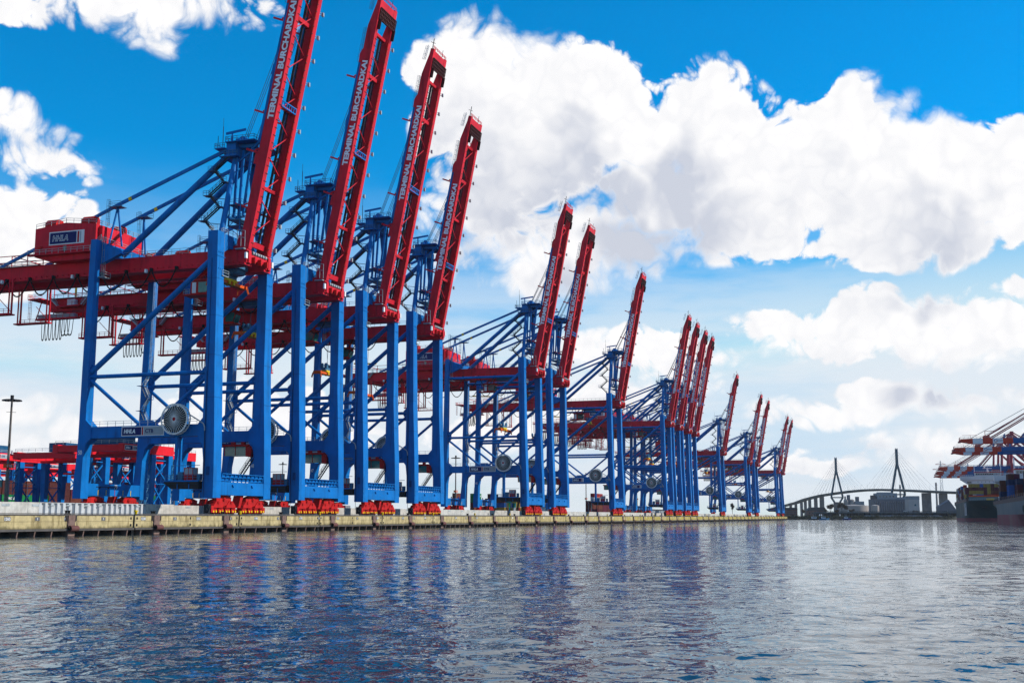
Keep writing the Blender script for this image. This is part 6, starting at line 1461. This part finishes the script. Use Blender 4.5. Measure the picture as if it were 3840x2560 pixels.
# striped cranes of the opposite terminal, booms lowered over the ships
M['stripe'] = paint('boom_orange_red', (0.60, 0.045, 0.02), 0.5, 0.1, 0.2, (0.3, 0.06, 0.03), 0.3)
M['egblue'] = paint('boom_blue', (0.012, 0.10, 0.30), 0.5, 0.12, 0.1, (0.02, 0.05, 0.1), 0.3)
M['egred'] = paint('frame_red', (0.36, 0.035, 0.06), 0.55, 0.12, 0.1, (0.15, 0.03, 0.04), 0.3)
def eg_crane():
    r = empty('striped_container_crane'); z0, z1 = 41.6, 44.4      # above the quay; y = 0 at the boom tip, inland is -y
    cuts = [(0, 6.7, 'stripe'), (6.7, 12.1, 'white'), (12.1, 17.5, 'stripe'), (17.5, 22.9, 'white'), (22.9, 28.3, 'stripe'), (28.3, 58, 'egblue'), (58, 112, 'egblue')]
    for sx in (-1, 1):
        for a, b_, c in cuts:
            x0, x1 = sorted((4.4 * sx, 3.0 * sx))
            if a == 0: MB().prism([(0.0, z0 + 1.2), (-6.7, z0), (-6.7, z1), (0.0, z1 - 0.2)], 0, x0, x1).build('boom_section', M[c], r)
            else: MB().box(x0, x1, -b_, -a, z0, z1).build('boom_section', M[c], r)
        MB().rail([(4.5 * sx, 0, z1), (4.5 * sx, -58, z1)], 1.2, 0.05, 2.2).build('railing', M['galv'], r)
        for yy in (-60, -90):
            MB().chain([[(9 * sx - 1.1, yy - 1.2, 1.5), (9 * sx + 1.1, yy - 1.2, 1.5), (9 * sx + 1.1, yy + 1.2, 1.5), (9 * sx - 1.1, yy + 1.2, 1.5)], [(8 * sx - 1.0, yy - 1.0, 46), (8 * sx + 1.0, yy - 1.0, 46), (8 * sx + 1.0, yy + 1.0, 46), (8 * sx - 1.0, yy + 1.0, 46)]]).build('leg', M['egred'], r)
            MB().box(9 * sx - 3.4, 9 * sx + 3.4, yy - 0.9, yy + 0.9, 0.0, 1.6).build('bogie', M['egred'], r)
        MB().bar((8.6 * sx, -60, 17), (8.6 * sx, -90, 17), 1.6, 2.2).build('portal_beam', M['egred'], r)
        MB().tube((8.3 * sx, -61, 18), (8.1 * sx, -89, 45), 0.8, 10).build('brace', M['egred'], r)
        MB().tube((7.9 * sx, -60, 45), (2.2 * sx, -62, 74), 0.8, 10).build('tower_leg', M['egred'], r)
        MB().tube((2.4 * sx, -62, 73), (7.8 * sx, -90, 45), 0.7, 10).build('back_leg', M['egred'], r)
        MB().bar((2.0 * sx, -61, 74), (3.7 * sx, -14.5, z1 + 1.5), 0.4, 0.6).build('forestay', M['egred'], r)
        MB().bar((2.0 * sx, -61, 73), (3.7 * sx, -37, z1 + 0.8), 0.4, 0.6).build('forestay', M['egred'], r)
        MB().bar((2.0 * sx, -63, 74), (3.6 * sx, -108, z1 + 0.6), 0.4, 0.6).build('backstay', M['egred'], r)
        MB().box(*sorted((3.1 * sx, 4.2 * sx)), -16, -12.6, z1, z1 + 1.7).build('stay_lug', M['stripe'], r)
        for yy in (-24, -34, -50): MB().bar((3.7 * sx, yy, z1), (3.7 * sx, yy, z1 + 2.6), 0.5).build('post', M['egblue'], r)
        MB().tube((1.2 * sx, -60, 75), (2.6 * sx, -6, z1 + 0.5), 0.07, 4).build('hoist_rope', M['rope'], r)
    for yy in (-3.5, -20, -40, -60, -90, -108): MB().box(-3.0, 3.0, yy - 0.5, yy + 0.5, z0 + 0.6, z1 - 0.4).build('cross_tie', M['stripe'] if yy > -28 else M['egblue'], r)
    MB().box(-3.2, 3.2, -63.4, -60.6, 72.6, 75).build('apex_beam', M['egred'], r)
    MB().box(-9, 9, -61, -59, 44.6, 46.8).build('cross_beam', M['egred'], r); MB().box(-9, 9, -91, -89, 44.6, 46.8).build('cross_beam', M['egred'], r)
    MB().box(-7, 7, -106, -92, z1 + 0.3, z1 + 6).build('machine_house', M['egblue'], r)
    MB().bar((-3.5, -13.5, z1 + 1.6), (-3.5, -13.5, z1 + 4.2), 0.3).bar((-3.5, -13.5, z1 + 4.2), (-3.5, -19, z1 + 4.2), 0.25).build('davit', M['stripe'], r)
    MB().rail([(-4.6, 0.4, z0 + 1.5), (4.6, 0.4, z0 + 1.5)], 2.0, 0.1, 1.2).box(-4.4, 4.4, -0.4, 1.2, z0 + 0.8, z0 + 1.4).bar((-4, -5.5, z1), (-4, -5.5, z1 + 2), 0.2).bar((-4, -1, z1 + 2), (-4, -9, z1 + 2), 0.15).build('tip_platform', M['egred'], r)
    MB().box(-6.5, 6.5, -50, -44, z0 - 2.4, z0 - 0.3).build('trolley', M['egred'], r)
    # house mark on the white field, on the side that faces the basin mouth
    P_ = lambda u, v: on_minus_x(-4.4, -17.9 + 0 - u, v)
    for a0, a1, mt in ((0.5, 3.3, 'egblue'), (3.6, 6.4, 'signred')):
        m = MB(); k = 10
        pts = [a0 + (a1 - a0) * i / k for i in range(k + 1)]
        for p, q in zip(pts[:-1], pts[1:]):
            m.add([(math.cos(p) * 1.0, math.sin(p) * 0.9, 0), (math.cos(q) * 1.0, math.sin(q) * 0.9, 0), (math.cos(q) * 0.62, math.sin(q) * 0.55, 0), (math.cos(p) * 0.62, math.sin(p) * 0.55, 0)], [(0, 1, 2, 3)])
        o_ = m.build('emblem', M[mt], r); xform(o_.data, P_(1.1, (z0 + z1) / 2) @ Matrix.Translation((0, 0, 0.03)))
    me = fit_text('lettering', 'EUROGATE', 2.7, 0.62, M['navy'], 0.005, 0.02); obj('lettering', xform(me, P_(2.1, (z0 + z1) / 2 - 0.3) @ Matrix.Translation((0, 0, 0.03))), r)
    return r
eg0 = eg_crane(); CHILD[eg0.name] = list(eg0.children)
for i, (x, y, l) in enumerate(((738.4, -29.8, 'nearest crane with orange and white striped boom, highest at the right edge'), (830.4, -29.7, 'second crane with striped boom, just below the highest one'), (870.6, -30, 'third crane with striped boom, close below the second'),
                              (1141.9, -27.4, 'fourth striped boom crane, first of the lower cluster'), (1179.7, -27.6, 'fifth striped boom crane, half hidden under the fourth'), (1255.5, -27.3, 'sixth striped boom crane, in the lower cluster'), (1309.3, -27.5, 'seventh striped boom crane, half hidden under the sixth'), (1385.6, -27.8, 'lowest and farthest striped boom crane, its tip farthest left'))):
    r = eg0 if i == 0 else copy_tree(eg0)
    r.location = (x, y, QZ)
    tag(r, l, 'crane', 'striped container cranes of the opposite terminal')

# ------------------------------------------------------------------ air between here and the bridge
hz = MB().box(-5400, 5400, -5400, 5400, -4.0, 160.0).build('haze', None)
hm = bpy.data.materials.new('haze_air'); hm.use_nodes = True
ht = hm.node_tree; ht.nodes.clear()
pv = ht.nodes.new('ShaderNodeVolumePrincipled')
pv.inputs['Color'].default_value = (0.78, 0.86, 0.95, 1)
pv.inputs['Density'].default_value = 0.00003
pv.inputs['Anisotropy'].default_value = 0.2
ho = ht.nodes.new('ShaderNodeOutputMaterial'); ht.links.new(pv.outputs[0], ho.inputs['Volume'])
hz.data.materials.append(hm)
tag(hz, kind='stuff'); hz['label'] = 'thin pale haze in the air over the harbour'; hz['category'] = 'haze'
scene.cycles.volume_step_rate = 10
scene.cycles.volume_max_steps = 64

# ------------------------------------------------------------------ gulls
def gull(x, y, z, rz, flying, label):
    r = empty('gull', (x, y, z), rz)
    r.scale = (0.4, 0.4, 0.4) if not flying else (0.9, 0.9, 0.9)
    b = MB()
    prof = [(-0.26, 0.015), (-0.18, 0.05), (-0.05, 0.085), (0.08, 0.08), (0.16, 0.045)]
    b.chain([[(px, math.cos(t) * q, 0.06 + math.sin(t) * q * 0.9) for t in [2 * math.pi * i / 8 for i in range(8)]] for px, q in prof])
    b.build('body', M['white'], r)
    MB().chain([[(0.15 + px, math.cos(t) * q, 0.17 + math.sin(t) * q) for t in [2 * math.pi * i / 8 for i in range(8)]] for px, q in [(-0.06, 0.03), (0, 0.05), (0.05, 0.035)]]).build('head', M['white'], r)
    MB().bar((0.19, 0, 0.17), (0.27, 0, 0.155), 0.018).build('beak', M['yellow'], r)
    for s in (-1, 1):
        if flying: MB().prism([(0.10, 0.05 * s), (0.14, 0.38 * s), (-0.02, 0.72 * s), (-0.04, 0.36 * s), (-0.10, 0.05 * s)], 2, 0.12, 0.135).build('wing', M['galv'], r)
        else: MB().prism([(0.10, 0.10), (-0.10, 0.12), (-0.30, 0.07), (-0.08, 0.03)], 1, 0.07 * s, 0.09 * s).build('wing', M['galv'], r)
    return tag(r, label, 'gull', 'white gulls in the harbour')
gull(57.0, 23.2, 0.04, 0.4, False, 'white gull floating on the dark water below the third crane')
gull(41.0, 29.5, 0.04, 2.6, False, 'white gull floating on the water at lower left')
gull(198, 139.0, 44.0, 1.0, True, 'white gull flying in front of the nearest seaside leg')
